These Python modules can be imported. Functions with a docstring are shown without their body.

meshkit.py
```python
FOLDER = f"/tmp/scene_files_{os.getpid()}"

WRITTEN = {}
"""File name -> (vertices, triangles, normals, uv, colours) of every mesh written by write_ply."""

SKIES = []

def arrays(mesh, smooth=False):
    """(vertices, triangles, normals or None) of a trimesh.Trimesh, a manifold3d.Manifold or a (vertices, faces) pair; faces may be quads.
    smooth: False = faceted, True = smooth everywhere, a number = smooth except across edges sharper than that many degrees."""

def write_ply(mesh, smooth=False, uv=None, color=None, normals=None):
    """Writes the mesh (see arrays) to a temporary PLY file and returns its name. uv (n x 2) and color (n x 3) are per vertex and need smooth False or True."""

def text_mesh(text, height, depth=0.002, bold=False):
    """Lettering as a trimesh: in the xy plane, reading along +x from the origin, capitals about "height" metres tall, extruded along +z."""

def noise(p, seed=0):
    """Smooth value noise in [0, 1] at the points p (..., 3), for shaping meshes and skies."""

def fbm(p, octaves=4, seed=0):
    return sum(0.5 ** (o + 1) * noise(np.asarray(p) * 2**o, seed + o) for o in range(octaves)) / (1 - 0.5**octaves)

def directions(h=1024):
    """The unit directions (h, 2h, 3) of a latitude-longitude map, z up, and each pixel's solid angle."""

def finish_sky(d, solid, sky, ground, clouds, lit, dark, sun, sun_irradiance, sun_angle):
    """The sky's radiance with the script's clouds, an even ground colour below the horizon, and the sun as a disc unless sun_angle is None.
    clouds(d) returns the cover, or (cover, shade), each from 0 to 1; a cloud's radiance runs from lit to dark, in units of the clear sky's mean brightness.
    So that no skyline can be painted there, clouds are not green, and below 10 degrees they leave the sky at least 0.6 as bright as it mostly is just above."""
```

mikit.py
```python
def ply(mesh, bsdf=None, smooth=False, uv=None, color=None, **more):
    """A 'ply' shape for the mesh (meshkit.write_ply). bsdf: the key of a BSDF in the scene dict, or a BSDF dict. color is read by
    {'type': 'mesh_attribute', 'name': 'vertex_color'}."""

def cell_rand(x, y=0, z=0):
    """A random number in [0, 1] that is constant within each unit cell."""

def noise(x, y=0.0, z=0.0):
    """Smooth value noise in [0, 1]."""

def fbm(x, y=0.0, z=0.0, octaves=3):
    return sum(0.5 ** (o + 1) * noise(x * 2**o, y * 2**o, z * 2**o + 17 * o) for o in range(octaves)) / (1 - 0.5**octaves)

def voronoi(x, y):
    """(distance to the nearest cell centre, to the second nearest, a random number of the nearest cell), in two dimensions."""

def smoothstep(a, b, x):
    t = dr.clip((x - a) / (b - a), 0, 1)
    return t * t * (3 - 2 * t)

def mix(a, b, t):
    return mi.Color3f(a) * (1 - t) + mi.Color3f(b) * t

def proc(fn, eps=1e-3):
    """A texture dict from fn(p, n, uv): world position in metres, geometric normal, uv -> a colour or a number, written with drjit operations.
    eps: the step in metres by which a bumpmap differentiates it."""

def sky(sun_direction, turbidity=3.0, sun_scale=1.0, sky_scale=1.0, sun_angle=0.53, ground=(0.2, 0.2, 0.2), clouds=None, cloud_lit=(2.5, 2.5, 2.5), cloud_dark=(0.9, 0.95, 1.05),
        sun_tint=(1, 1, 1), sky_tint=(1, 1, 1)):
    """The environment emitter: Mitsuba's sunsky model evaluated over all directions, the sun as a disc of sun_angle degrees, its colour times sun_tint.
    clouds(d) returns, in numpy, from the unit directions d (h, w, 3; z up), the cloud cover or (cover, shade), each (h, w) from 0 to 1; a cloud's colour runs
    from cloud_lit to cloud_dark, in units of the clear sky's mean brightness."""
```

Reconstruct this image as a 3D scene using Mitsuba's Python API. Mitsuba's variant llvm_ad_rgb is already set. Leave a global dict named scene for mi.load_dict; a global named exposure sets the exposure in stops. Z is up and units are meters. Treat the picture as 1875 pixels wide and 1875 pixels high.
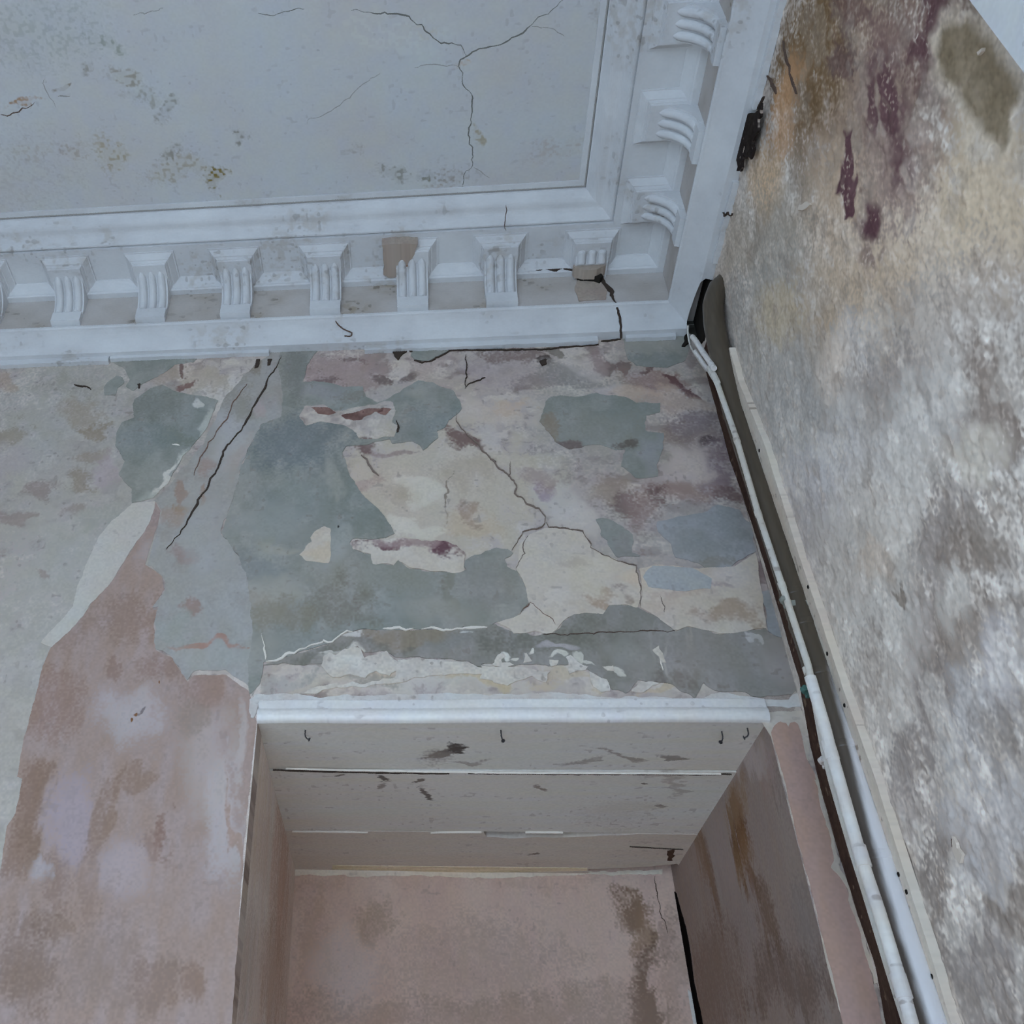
import math
import numpy as np, trimesh, drjit as dr, mitsuba as mi, mikit, meshkit
import manifold3d as m3
from shapely.geometry import Polygon, LineString, Point, box as sbox
from mikit import proc, noise, fbm, smoothstep, mix, cell_rand

T4 = mi.ScalarTransform4f
scene, labels = {}, {}

# ---------------------------------------------------------------- camera, light, exposure
RIGHT, DOWN, AHEAD = (.9940926, .09749545, .04769216), (-.02367232, .62360192, -.78138356), (-.10592226, .77563863, .622226)
EYE = (-.61571, -1.59857, 1.42)
cam = np.eye(4)
cam[:3, 0], cam[:3, 1], cam[:3, 2], cam[:3, 3] = -np.array(RIGHT), -np.array(DOWN), AHEAD, EYE
scene['camera'] = {'type': 'perspective', 'fov': 53.4195, 'fov_axis': 'x', 'near_clip': .05, 'far_clip': 50.,
                   'principal_point_offset_x': (937.5 - 577.68) / 1875, 'principal_point_offset_y': (937.5 - 931.37) / 1875,
                   'to_world': T4(cam.tolist())}
exposure = -0.80
DAYLIGHT = (.75, 1.0, 1.31)          # cool light colour of the glowing panes in the unseen windows
LIGHT = 7.4
scene['sky'] = {'type': 'constant', 'radiance': {'type': 'rgb', 'value': [c * .5 for c in DAYLIGHT]}}

CEIL, LINTEL, DEEP = 3.40, 2.229, .726       # ceiling, underside of the lintel boards, depth of the recess
XL, XR, XLB, XRB = -.913, -.0597, -.9293, -.0894
TOPREF = 3.42

# ---------------------------------------------------------------- helpers
def key_for(name, parent=None):
    k = f'{parent}__{name}' if parent else name
    if k not in scene and k not in labels: return k
    i = 1
    while f'{k}_{i:03d}' in scene or f'{k}_{i:03d}' in labels: i += 1
    return f'{k}_{i:03d}'

def obj(name, mesh, mat, parent=None, smooth=False, label=None, cat=None, group=None, kind=None, **more):
    k = key_for(name, parent)
    scene[k] = mikit.ply(mesh, mat, smooth=smooth, **more)
    tag(k, label, cat, group, kind)
    return k

def tag(k, label=None, cat=None, group=None, kind=None):
    d = {a: b for a, b in (('label', label), ('category', cat), ('group', group), ('kind', kind)) if b}
    if d: labels[k] = d

def thing(name, label, cat, group=None):
    k = key_for(name); tag(k, label, cat, group); return k

def outward(m):
    if m.volume < 0: m.invert()
    return m

def box(x0, x1, y0, y1, z0, z1):
    m = trimesh.creation.box((x1 - x0, y1 - y0, z1 - z0)); m.apply_translation(((x0 + x1) / 2, (y0 + y1) / 2, (z0 + z1) / 2)); return m

def hull(pts): return trimesh.convex.convex_hull(np.array(pts, float))

def join(ms): return trimesh.util.concatenate(ms)

def lin(c):
    c = np.asarray(c, float) / 255
    return np.where(c < .04045, c / 12.92, ((c + .055) / 1.055) ** 2.4)

WHITE_BALANCE = np.array((.476, .580, .690))   # what a white sheet in this daylight measures on the photograph
def tone(r, g, b, k=1.0, sat=.6):
    c = np.array((r, g, b), float); y = c @ (.3, .59, .11)
    if b - r < 9:                              # warm and neutral paints are dustier than they look beside the blue-white ones
        c = (y + (c - y) * sat) * (1 + np.array((.02, .05, .08)) * np.clip((y - 85) / 45, 0, 1))
    return tuple(float(v) for v in np.clip(lin(c) / WHITE_BALANCE * k, .004, .9))

# planes: (u, v, t) -> world, t = height above the surface
def on_back(u, v, t): return np.stack([u, -t, v], -1)
def on_right(u, v, t): return np.stack([-t, u, v], -1)
def on_ceiling(u, v, t): return np.stack([u, v, CEIL - t], -1)
def on_lintel(u, v, t): return np.stack([u, v, LINTEL - .004 - t], -1)
def on_recess(u, v, t): return np.stack([u, DEEP - t, v], -1)
def on_jamb_r(u, v, t): return np.stack([XR + (XRB - XR) * u / DEEP - t, u, v], -1)
def on_jamb_l(u, v, t): return np.stack([XL + (XLB - XL) * u / DEEP + t, u, v], -1)
def on_frieze(u, v, t): return np.stack([u, -.0635 - t, v], -1)
def on_soffit(u, v, t): return np.stack([u, v, TOPREF - .0775 - t], -1)

def ragged(pts, step=.005, rough=.0025, seed=0):
    p = np.array(pts, float); out = []
    for a, b in zip(p, np.roll(p, -1, 0)):
        n = max(1, int(np.linalg.norm(b - a) / step))
        out += [a + (b - a) * i / n for i in range(n)]
    out = np.array(out); q = np.c_[out, np.full(len(out), seed * 1.7)]
    d = np.c_[meshkit.fbm(q * 55, 3, seed) - .5, meshkit.fbm(q * 55 + 9.1, 3, seed + 5) - .5] * rough * 4
    g = Polygon(out + d).buffer(0)
    return max(g.geoms, key=lambda s: s.area) if hasattr(g, 'geoms') else g

def slab(poly, plane, t1, t0=0.0):
    g = poly if isinstance(poly, Polygon) else Polygon(poly).buffer(0)
    m = trimesh.creation.extrude_polygon(g, 1.0, engine='earcut')
    v = np.array(m.vertices)
    m.vertices = plane(v[:, 0], v[:, 1], t0 + (t1 - t0) * v[:, 2])
    return outward(m)

def ribbon(pts, plane, width, t=.0006, seed=0, step=.006, wiggle=.0022, taper=True):
    """a hairline crack: a thin ragged strip"""
    p = np.array(pts, float); out = [p[0]]
    for a, b in zip(p[:-1], p[1:]):
        n = max(1, int(np.linalg.norm(b - a) / step)); out += [a + (b - a) * i / n for i in range(1, n + 1)]
    p = np.array(out); q = np.c_[p, np.full(len(p), seed)]
    p = p + (np.c_[meshkit.fbm(q * 90, 2, seed), meshkit.fbm(q * 90 + 5, 2, seed + 3)] - .5) * wiggle * 4
    tg = np.gradient(p, axis=0); tg /= np.linalg.norm(tg, axis=1, keepdims=True) + 1e-9; nn = np.c_[-tg[:, 1], tg[:, 0]]
    w = width * .72 * (.3 + 1.4 * meshkit.noise(q * 60 + 3, seed))
    if taper: w = w * np.minimum(1, .25 + 4 * np.minimum(np.linspace(0, 1, len(p)), np.linspace(1, 0, len(p))))
    a, b = p + nn * w[:, None] / 2, p - nn * w[:, None] / 2
    n = len(p)
    ring = np.stack([plane(a[:, 0], a[:, 1], np.full(n, t)), plane(b[:, 0], b[:, 1], np.full(n, t)), plane(b[:, 0], b[:, 1], np.full(n, -.0002)), plane(a[:, 0], a[:, 1], np.full(n, -.0002))], 1).reshape(-1, 3)
    f = []
    for i in range(n - 1):
        for k in range(4):
            i0, i1, j0, j1 = 4 * i + k, 4 * i + (k + 1) % 4, 4 * i + 4 + k, 4 * i + 4 + (k + 1) % 4
            f += [(i0, i1, j1), (i0, j1, j0)]
    f += [(0, 2, 1), (0, 3, 2), (4 * n - 4, 4 * n - 3, 4 * n - 2), (4 * n - 4, 4 * n - 2, 4 * n - 1)]
    return outward(trimesh.Trimesh(ring, f, process=False))

def tube(pts, r, sides=12):
    p = np.array(pts, float); tg = np.gradient(p, axis=0); tg /= np.linalg.norm(tg, axis=1, keepdims=True)
    ref = np.array([1., 0, 0]) if abs(tg[:, 0]).max() < .9 else np.array([0, 0, 1.])
    a = np.cross(tg, ref); a /= np.linalg.norm(a, axis=1, keepdims=True); b = np.cross(tg, a)
    r = np.broadcast_to(r, (len(p),)); an = np.arange(sides) * 2 * np.pi / sides
    v = p[:, None] + r[:, None, None] * (np.cos(an)[None, :, None] * a[:, None] + np.sin(an)[None, :, None] * b[:, None])
    v = np.vstack([v.reshape(-1, 3), p[:1], p[-1:]]); n = len(p); f = []
    for i in range(n - 1):
        for k in range(sides):
            k2 = (k + 1) % sides; f += [(i * sides + k, i * sides + k2, (i + 1) * sides + k2), (i * sides + k, (i + 1) * sides + k2, (i + 1) * sides + k)]
    for k in range(sides):
        k2 = (k + 1) % sides; f += [(n * sides, k2, k), (n * sides + 1, (n - 1) * sides + k, (n - 1) * sides + k2)]
    return outward(trimesh.Trimesh(v, f, process=False))

def resample(pts, step=.02):
    p = np.array(pts, float); s = np.r_[0, np.cumsum(np.linalg.norm(np.diff(p, axis=0), axis=1))]
    q = np.linspace(0, s[-1], max(3, int(s[-1] / step) + 1)); return np.stack([np.interp(q, s, p[:, k]) for k in range(p.shape[1])], 1)

# ---------------------------------------------------------------- procedural paint
def stains(u, v, col, spots, m, sat=.6):
    """lays soft-edged stains (centre, 2 x 2 shape, softness, strength, colour as photographed) over a colour"""
    for cu, cv, a, b, c, d, soft, amt, R, G, B in spots:
        soft = min(1.0, soft * 1.3)
        du, dv = u - cu, v - cv
        x, y = a * du + b * dv, c * du + d * dv
        r2 = x * x + y * y + (m - .5) * (1.6 + 1.2 * soft)
        w = dr.clip((1 + soft - r2) * (.5 / soft), 0, 1)
        w = w * w * (3 - 2 * w) * amt
        col = mix(col, tone(R, G, B, 1.0, sat), w)
    return col

def inside(u, v, pts, soft):
    """1 within a polygon, 0 without, over a soft edge"""
    d, s = mi.Float(9.), mi.Float(1.)
    n = len(pts)
    for i in range(n):
        ax, ay = pts[i]; bx, by = pts[i - 1]
        ex, ey = bx - ax, by - ay; wx, wy = u - ax, v - ay
        h = dr.clip((wx * ex + wy * ey) / (ex * ex + ey * ey), 0, 1)
        d = dr.minimum(d, dr.square(wx - ex * h) + dr.square(wy - ey * h))
        c1, c2, c3 = v >= ay, v < by, ex * wy > ey * wx
        s = dr.select((c1 & c2 & c3) | (~c1 & ~c2 & ~c3), -s, s)
    return smoothstep(-soft, soft, -s * dr.sqrt(d))

def wash(base, alt, spots, ax, mottle=.5, mould=False, grain=.10, speck=0.0, speck_col=(90, 84, 78), scale=1.0, stretch=(1., 1.), k=1.0, lace=0.0, lace_col=(98, 87, 91), chip_col=(158, 157, 151)):
    """mottled limewash: base colour, a second colour in clouds, stains, dirt specks and fine grain"""
    i, j = ax
    def fn(p, n, uv):
        u, v = p[i], p[j]
        n1 = fbm(u * 7 * scale * stretch[0] + 3.1, v * 7 * scale * stretch[1] + 8.7, 0., 3)
        n2 = fbm(u * 34 * stretch[0] + 1.3, v * 34 * stretch[1] + 2.2, 5., 3)
        n3 = noise(u * 260, v * 260, 1.)
        col = mix(tone(*base), tone(*alt), smoothstep(.5 - mottle * .5, .5 + mottle * .5, n1 * .5 + n2 * .5))
        wu, wv = u + (n1 - .5) * .06 + (n2 - .5) * .045, v + (noise(u * 9 + 40, v * 9, 2.) - .5) * .05 + (fbm(u * 26, v * 26 + 9, 2., 2) - .5) * .05
        if lace:
            f1 = fbm(u * 21 * scale + 11, v * 27 * scale, 7., 4); f2 = fbm(u * 30 * scale + 4, v * 38 * scale + 6, 3., 4)
            col = mix(col, tone(*chip_col), smoothstep(.56, .62, f1) * (lace * .55))
            col = mix(col, tone(*lace_col), smoothstep(.54, .70, f2) * (lace * .75) * smoothstep(.25, .6, n1))
            col = mix(col, tone(*lace_col), smoothstep(.05, .0, dr.abs(f1 - .47)) * (lace * .5) * smoothstep(.45, .6, f2))
        clean = col
        col = stains(wu, wv, col, spots, n2 * .6 + n3 * .4)
        if mould: col = clean + (col - clean) * (.35 + 1.1 * smoothstep(.45, .8, noise(u * 150 + 3, v * 150, 8.)))
        if speck:
            col = mix(col, tone(*speck_col), smoothstep(.74, .86, noise(u * 120 + 7, v * 120, 3.)) * smoothstep(.5, .72, n2) * speck)
        tint = mi.Color3f(1 + (n1 - .5) * .10, mi.Float(1), 1 - (n1 - .5) * .06 + (n2 - .5) * .10)
        return col * tint * (k * (1 + (n3 - .5) * grain * 2 + (n2 - .5) * grain * 2.4))
    return fn

def diffuse(name, fn): scene[name] = {'type': 'diffuse', 'reflectance': proc(fn)}; return name
def flat(name, rgb): scene[name] = {'type': 'diffuse', 'reflectance': {'type': 'rgb', 'value': list(tone(*rgb))}}; return name
BACK, RIGHTW, LEVEL = (0, 2), (1, 2), (0, 1)

base_spots = [
(-1.346,2.8254,3.583,0.704,-0.08937,-2.441,.5,.75,124,127,125),
(-1.3272,2.3085,7.325,0.7024,-0.416,-2.705,.5,.8,131,134,132),
(-1.5387,2.9398,34.07,8.34,-1.673,-39.06,.5,.6,114,108,94),
(-1.5958,3.1172,36.45,9.057,-1.879,-35.48,.6,.6,132,113,98),
(-1.3893,3.0024,17.99,3.577,-1.186,-25.3,.7,.6,122,112,98),
(-1.3501,2.9508,25.93,4.943,-2.577,-58.62,.6,.7,112,102,86),
(-1.3329,2.877,24.21,7.834,9.131,-46.05,.6,.6,116,107,96),
(-1.3385,2.809,32.37,6.318,-1.294,-36.28,.6,.7,112,104,92),
(-1.4289,2.7692,23.68,12.08,25.72,-54.6,.6,.7,112,102,104),
(-1.4592,2.702,27.46,6.544,-1.96,-67.22,.6,.6,114,100,102),
(-1.3325,2.7168,28.64,13.98,26.51,-57.29,.6,.6,115,106,100),
(-1.2915,2.839,40.31,7.246,-0.782,-20.84,.7,.6,134,131,143),
(-1.5136,2.8637,20.91,5.079,-0.8556,-22.24,.7,.6,132,134,142),
(-1.2861,2.6932,19.91,9.493,15.37,-33.48,.7,.5,120,128,122),
(-1.4495,3.0863,14.78,2.177,-7.424,-44.39,.7,.5,118,118,110),
(-1.3791,2.5476,69.48,15.6,-1.499,-74,.6,.6,120,106,104),
(-1.2039,3.1102,19.93,9.325,19.55,-29.62,.5,.7,128,118,110),
(-1.1133,3.0962,20.23,4.916,3.79,-18.98,.5,.8,136,128,116),
(-1.151,3.0845,31.35,14.3,47.55,-72.91,.5,.8,98,66,66),
(-1.1504,3.1305,100.8,12.86,-3.94,-71.43,.5,.8,82,58,58),
(-.2426,2.9066,6.374,-0.7924,-0.3537,-7.995,.9,.65,120,122,122),
(-.1037,3.1166,11.14,-1.725,-0.6886,-11.89,.8,.6,116,120,122),
(-.2463,2.6143,17.07,-2.296,-0.4423,-17.09,.9,.6,126,128,130),
(-.0953,2.6104,9.476,-1.724,-0.284,-10.97,.9,.6,124,127,130),
(-.7414,3.029,6.45,0.116,-1.007,-20.01,.9,.6,126,126,126),
(-.6077,2.9734,9.651,-0.1865,-0.415,-8.765,.9,.5,132,132,130),
(-.5997,2.7397,4.79,-0.1105,-0.1766,-5.348,.4,.85,146,141,129),
(-.7925,3.1107,9.134,0.2871,-0.8916,-16.17,.5,.9,126,112,115),
(-.8211,3.0792,33.69,1.331,-2.838,-53.4,.6,.8,88,78,84),
(-.7063,3.0824,40.54,-10.12,-23.1,-40.39,.6,.8,88,80,84),
(-.6347,3.0833,40.59,12.49,34.21,-55.94,.6,.8,84,76,82),
(-.7669,3.1477,33.24,0.8062,-5.928,-103.1,.6,.8,92,80,84),
(-.5789,3.1131,23.63,-0.6234,-1.315,-23.48,.6,.7,132,124,124),
(-.7015,2.8667,16.27,0.1184,-4.456,-109.8,.6,.7,116,99,104),
(-.7386,2.8766,46.18,0.8307,-2.464,-59.98,.6,.8,92,74,80),
(-.5424,2.8809,25.49,-7.868,-22.19,-40.4,.6,.9,96,76,80),
(-.5073,2.8548,29.67,-17.11,-49.76,-47.85,.6,.8,100,82,84),
(-.6622,2.7303,28.79,-8.281,-20.72,-41,.5,.6,136,129,117),
(-.5435,2.7764,16.98,-0.6716,-0.7562,-21.36,.6,.6,138,129,117),
(-.6124,2.7287,26.54,-8.017,-13.89,-27.22,.35,.8,156,156,146),
(-.6625,2.6521,31.07,-4.477,-9.707,-38.67,.35,.8,158,158,149),
(-.6442,2.7663,41.3,-5.975,-19.22,-72.13,.35,.7,158,158,150),
(-.6114,2.6327,23.49,-0.4747,-1.476,-55.83,.4,.8,156,156,146),
(-.7525,2.8036,36.64,0.823,-1.308,-35.74,.6,.6,148,140,130),
(-.7246,2.7632,27.13,5.922,19.53,-61.64,.6,.6,134,116,112),
(-.5765,2.7086,287.4,-16.49,-1.357,-17.74,.6,.8,98,90,82),
(-.5406,2.6344,23.21,-4.221,-6.895,-27.29,.7,.7,148,134,113),
(-.5364,2.6668,55.48,13.26,12.53,-29.2,.6,.6,124,104,92),
(-.4396,3.0908,13.05,-0.8408,-1.234,-22.38,.7,.8,130,124,130),
(-.4667,2.9576,12.87,-0.7622,-0.9016,-19.27,.6,.8,150,144,138),
(-.4281,2.9818,33.68,-2.346,-1.536,-31.72,.7,.7,150,133,115),
(-.4257,3.1266,12.26,-1.414,-11.24,-69.6,.7,.8,100,88,90),
(-.5142,3.1461,21.27,-0.9253,-5.613,-96.29,.7,.8,96,84,86),
(-.3454,3.0995,75.04,-6.745,-4.549,-81.24,.5,.9,62,56,58),
(-.3669,3.0483,20.45,-1.743,-2.422,-45.94,.6,.7,110,104,110),
(-.2944,3.0608,14.72,-2.434,-5.507,-29.96,.6,.8,112,113,115),
(-.1978,3.0857,38.19,-4.982,-3.596,-64.62,.5,.8,92,84,88),
(-.1645,3.0839,76.67,-10.7,-3.363,-60.44,.5,.8,88,78,82),
(-.3219,3.1264,47.5,-4.539,-5.089,-88.12,.4,.8,92,92,88),
(-.264,3.0977,22.06,-2.472,-2.015,-35.87,.6,.6,146,142,144),
(-.2164,3.1174,44.08,-5.48,-1.705,-29.61,.6,.7,116,102,108),
(-.2212,3.0191,29.57,-7.381,-14.18,-44.72,.6,.6,144,142,148),
(-.1099,3.0294,13.8,-4.736,-13.4,-28.3,.7,.7,116,94,94),
(-.0647,3.0164,25.96,-17.28,-75.67,-58.13,.5,.9,84,58,66),
(-.1072,3.0697,90.3,-14.07,-4.025,-73.24,.5,.8,82,66,70),
(-.0727,2.9698,14.63,-3.384,-5.636,-31.53,.7,.7,138,122,112),
(-.1508,2.9997,14.39,-2.99,-8.386,-46.5,.7,.6,148,132,120),
(-.0983,2.8806,23.9,-3.989,-1.757,-40.86,.7,.7,118,108,102),
(-.0465,2.8783,14.89,-6.635,-9.722,-15.88,.8,.8,104,95,102),
(-.0364,2.8585,47.44,-14.88,-21.07,-69.64,.6,.9,62,52,60),
(-.0295,2.7692,27.02,-6.963,-1.696,-10.66,.8,.85,104,93,108),
(-.0772,2.8032,24.53,-4.341,-0.6285,-16.47,.7,.8,148,140,139),
(-.0394,2.9175,21.95,-3.993,-2.279,-50.08,.7,.7,104,98,108),
(-.1088,2.7179,13.11,-2.254,-0.8184,-25.05,.8,.8,122,104,102),
(-.144,2.7058,50.25,-8.135,-0.8023,-25.2,.8,.8,84,66,71),
(-.022,2.7063,43.63,-8.68,-1.22,-38,.7,.8,90,74,80),
(-.2397,2.7133,16.54,-2.192,-0.9025,-28.11,.8,.8,122,111,106),
(-.2245,2.6776,30.17,-4.181,-1.147,-38.35,.8,.8,96,82,88),
(-.1902,2.6637,27.65,-4.14,-0.6146,-21.13,.8,.8,116,99,101),
(-.3606,2.7216,17.07,-6.403,-8.92,-16.63,.7,.7,142,145,145),
(-.384,2.7269,64.9,-5.732,-1.81,-55.41,.7,.7,118,110,128),
(-.3981,2.7639,32.03,-2.664,-1.261,-36.09,.8,.7,128,114,115),
(-.3313,2.6765,16.72,-7.842,-16.53,-24.29,.6,.7,150,149,148),
(-.4751,2.8768,26.13,-12.76,-24.26,-27.8,.6,.7,144,144,146),
(-.0345,2.5802,53.01,-10.76,-0.3962,-16.47,.7,.7,120,108,112),
(-.0081,2.528,45.56,-16.17,-5.602,-21.82,.8,.8,96,80,90),
(-.6653,2.313,4.048,-0.1403,-1.657,-35.74,.6,.8,148,149,146),
(-.6808,2.3378,29.17,0.04355,-0.4667,-56.21,.5,.7,148,138,124),
(-.5435,2.2984,17.4,-0.8027,-0.4551,-76.6,.5,.8,150,137,108),
(-.8043,2.293,12.34,1.128,5.074,-95.58,.6,.7,142,141,132),
(-.7428,2.3171,12.34,0.2827,-0.3981,-56.82,.7,.8,116,120,116),
(-.8685,2.318,19.76,1.308,-0.3951,-56.39,.7,.7,126,130,130),
(-.3852,2.301,19.16,-1.935,-0.4372,-70.94,.5,.7,146,136,112),
(-.5061,2.2947,40.23,-2.38,-0.463,-80.87,.5,.7,144,134,108),
(-.2316,2.2914,25.62,-3.965,-0.6476,-115.3,.5,.8,148,136,114),
(-.4357,2.3227,14.61,-1.21,-0.5962,-79.62,.5,.6,146,140,130)]
pink_spots = [
(-1.1482,2.2321,14.34,2.403,-0.03398,-18.98,.8,.7,150,147,157),
(-1.2251,2.0465,23.41,4.884,0.1321,-14.37,.8,.75,141,138,153),
(-1.1172,1.9584,20.73,3.596,0.367,-25.32,.8,.75,145,143,154),
(-.9886,2.1515,18.25,2.083,0.0368,-12.16,.8,.6,149,143,147),
(-.9514,2.0567,33.19,3.457,0.09128,-10.45,.8,.8,149,147,155),
(-1.2896,2.2547,21.3,1.091,-2.799,-15.2,.8,.7,130,103,94),
(-1.2986,2.0773,41.48,2.399,-2.332,-14.34,1,.7,120,93,78),
(-1.3016,2.0076,51.71,12.48,0.2527,-22.08,.7,.7,124,100,88),
(-1.1648,2.0548,48.77,-8.668,-5.754,-17.27,1,.65,121,97,82),
(-1.1134,2.1185,31.82,5.147,0.3076,-61.85,.7,.7,126,102,88),
(-1.0487,2.0217,59.03,8.438,0.3593,-33.34,.6,.8,120,93,84),
(-1.0593,1.9919,33.52,4.986,0.6842,-54.53,.7,.6,126,102,96),
(-1.2357,1.9531,37.99,8.377,0.3399,-23.11,.7,.6,124,100,92),
(-1.2691,1.9671,65.86,15.31,0.632,-45.63,.7,.7,146,142,152),
(-1.2188,1.8764,34.28,7.559,0.9457,-49.1,1,.5,112,91,76),
(-1.249,1.8193,21.47,5.117,0.3156,-13.97,1,.5,106,86,74),
(-1.0322,1.7863,36.42,5.469,0.6657,-26.77,1,.5,116,91,76),
(-.9739,1.7847,48.99,6.155,1.012,-40.41,1,.5,116,90,74),
(-1.0167,2.2896,22.08,2.615,-0.1447,-27.58,.7,.7,133,108,101),
(-1.0965,2.3269,23.77,3.431,-0.2658,-35.71,.7,.7,126,103,96),
(-1.1897,2.3276,58.77,10.37,-0.3172,-42.61,.7,.7,124,100,92),
(-1.0295,2.2275,27.51,3.457,-0.04401,-28.77,.8,.6,124,110,102),
(-1.1745,1.9468,53.73,10.58,0.2823,-18.65,.8,.6,128,106,98),
(-1.1207,1.8953,45.97,8.242,0.4446,-24.36,.8,.5,130,112,108),
(-.9258,1.9683,124.9,18.88,0.4353,-6.606,.6,.8,142,116,104),
(-.9308,2.2017,84.26,7.697,0.0002496,-15.71,.6,.6,150,150,156),
(-1.1506,2.2343,202.9,34.16,-0.3641,-189.6,.4,.95,118,74,36),
(-1.1611,2.2234,271.2,46.85,-0.2645,-208.3,.4,.95,118,74,36),
(-1.0974,2.2841,301.3,44.24,-1.349,-275.7,.4,.95,112,74,40),
(-1.137,2.2387,62.3,58.79,173.5,-164.8,.5,.8,96,92,104),
(-1.1678,2.4545,11.32,1.831,-0.3268,-21.81,.8,.7,126,104,94),
(-1.2934,2.4158,19.41,18.24,23.89,-20.55,.7,.6,130,108,100),
(-1.1704,2.6717,57.04,8.657,-1.287,-46.18,.8,.6,130,112,112),
(-1.1453,2.6005,29.2,4.301,-0.9796,-41.37,.8,.6,140,134,138),
(-1.106,1.8129,10.97,1.967,0.3619,-15.62,.8,.5,124,110,108)]
pale_spots = [
(-1.1124,2.6955,56.98,7.578,-1.341,-45.64,.8,.8,124,104,84),
(-1.1178,2.7589,93.97,-0.6135,-8.358,-33.42,.8,.8,122,104,97),
(-1.1299,2.6742,42.93,5.977,-1.297,-46.19,.8,.6,130,112,104),
(-1.0637,2.7533,125.8,-21.53,-15.47,-32.82,.7,.8,122,100,84),
(-1.0687,2.8228,55.18,6.356,-1.887,-50.92,.8,.7,126,108,104),
(-1.0888,2.582,32.22,4.199,-1.109,-48.94,.8,.7,122,104,106),
(-1.0732,2.4827,52.29,6.768,-0.8734,-52.13,.6,.8,124,102,98),
(-1.0457,2.9187,27.46,-9.114,-9.468,-12.55,.7,.7,134,137,142),
(-1.0505,2.64,21.86,2.537,-0.2474,-9.453,.8,.7,128,136,142),
(-1.029,3.0334,22.16,-7.234,-11.1,-14.1,.7,.7,112,114,108),
(-1.0087,2.8562,42.12,-10.99,-12.36,-20.03,.7,.7,134,128,128),
(-.9728,2.6309,32.14,2.964,-0.6705,-26.04,.7,.6,122,132,134),
(-1.0366,2.3858,17.98,3.841,15.91,-144.7,.5,.9,136,102,94),
(-1.0123,2.3591,19.15,6.725,14.88,-49.11,.6,.7,122,130,130),
(-1.0931,2.4232,32.93,4.564,-0.2946,-22.34,.7,.6,120,130,132),
(-.9686,3.013,26.68,17.85,37.49,-30.59,.6,.7,134,124,128),
(-.9964,3.1462,48.85,4.193,-1.934,-34.16,.6,.6,104,100,90)]
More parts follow.
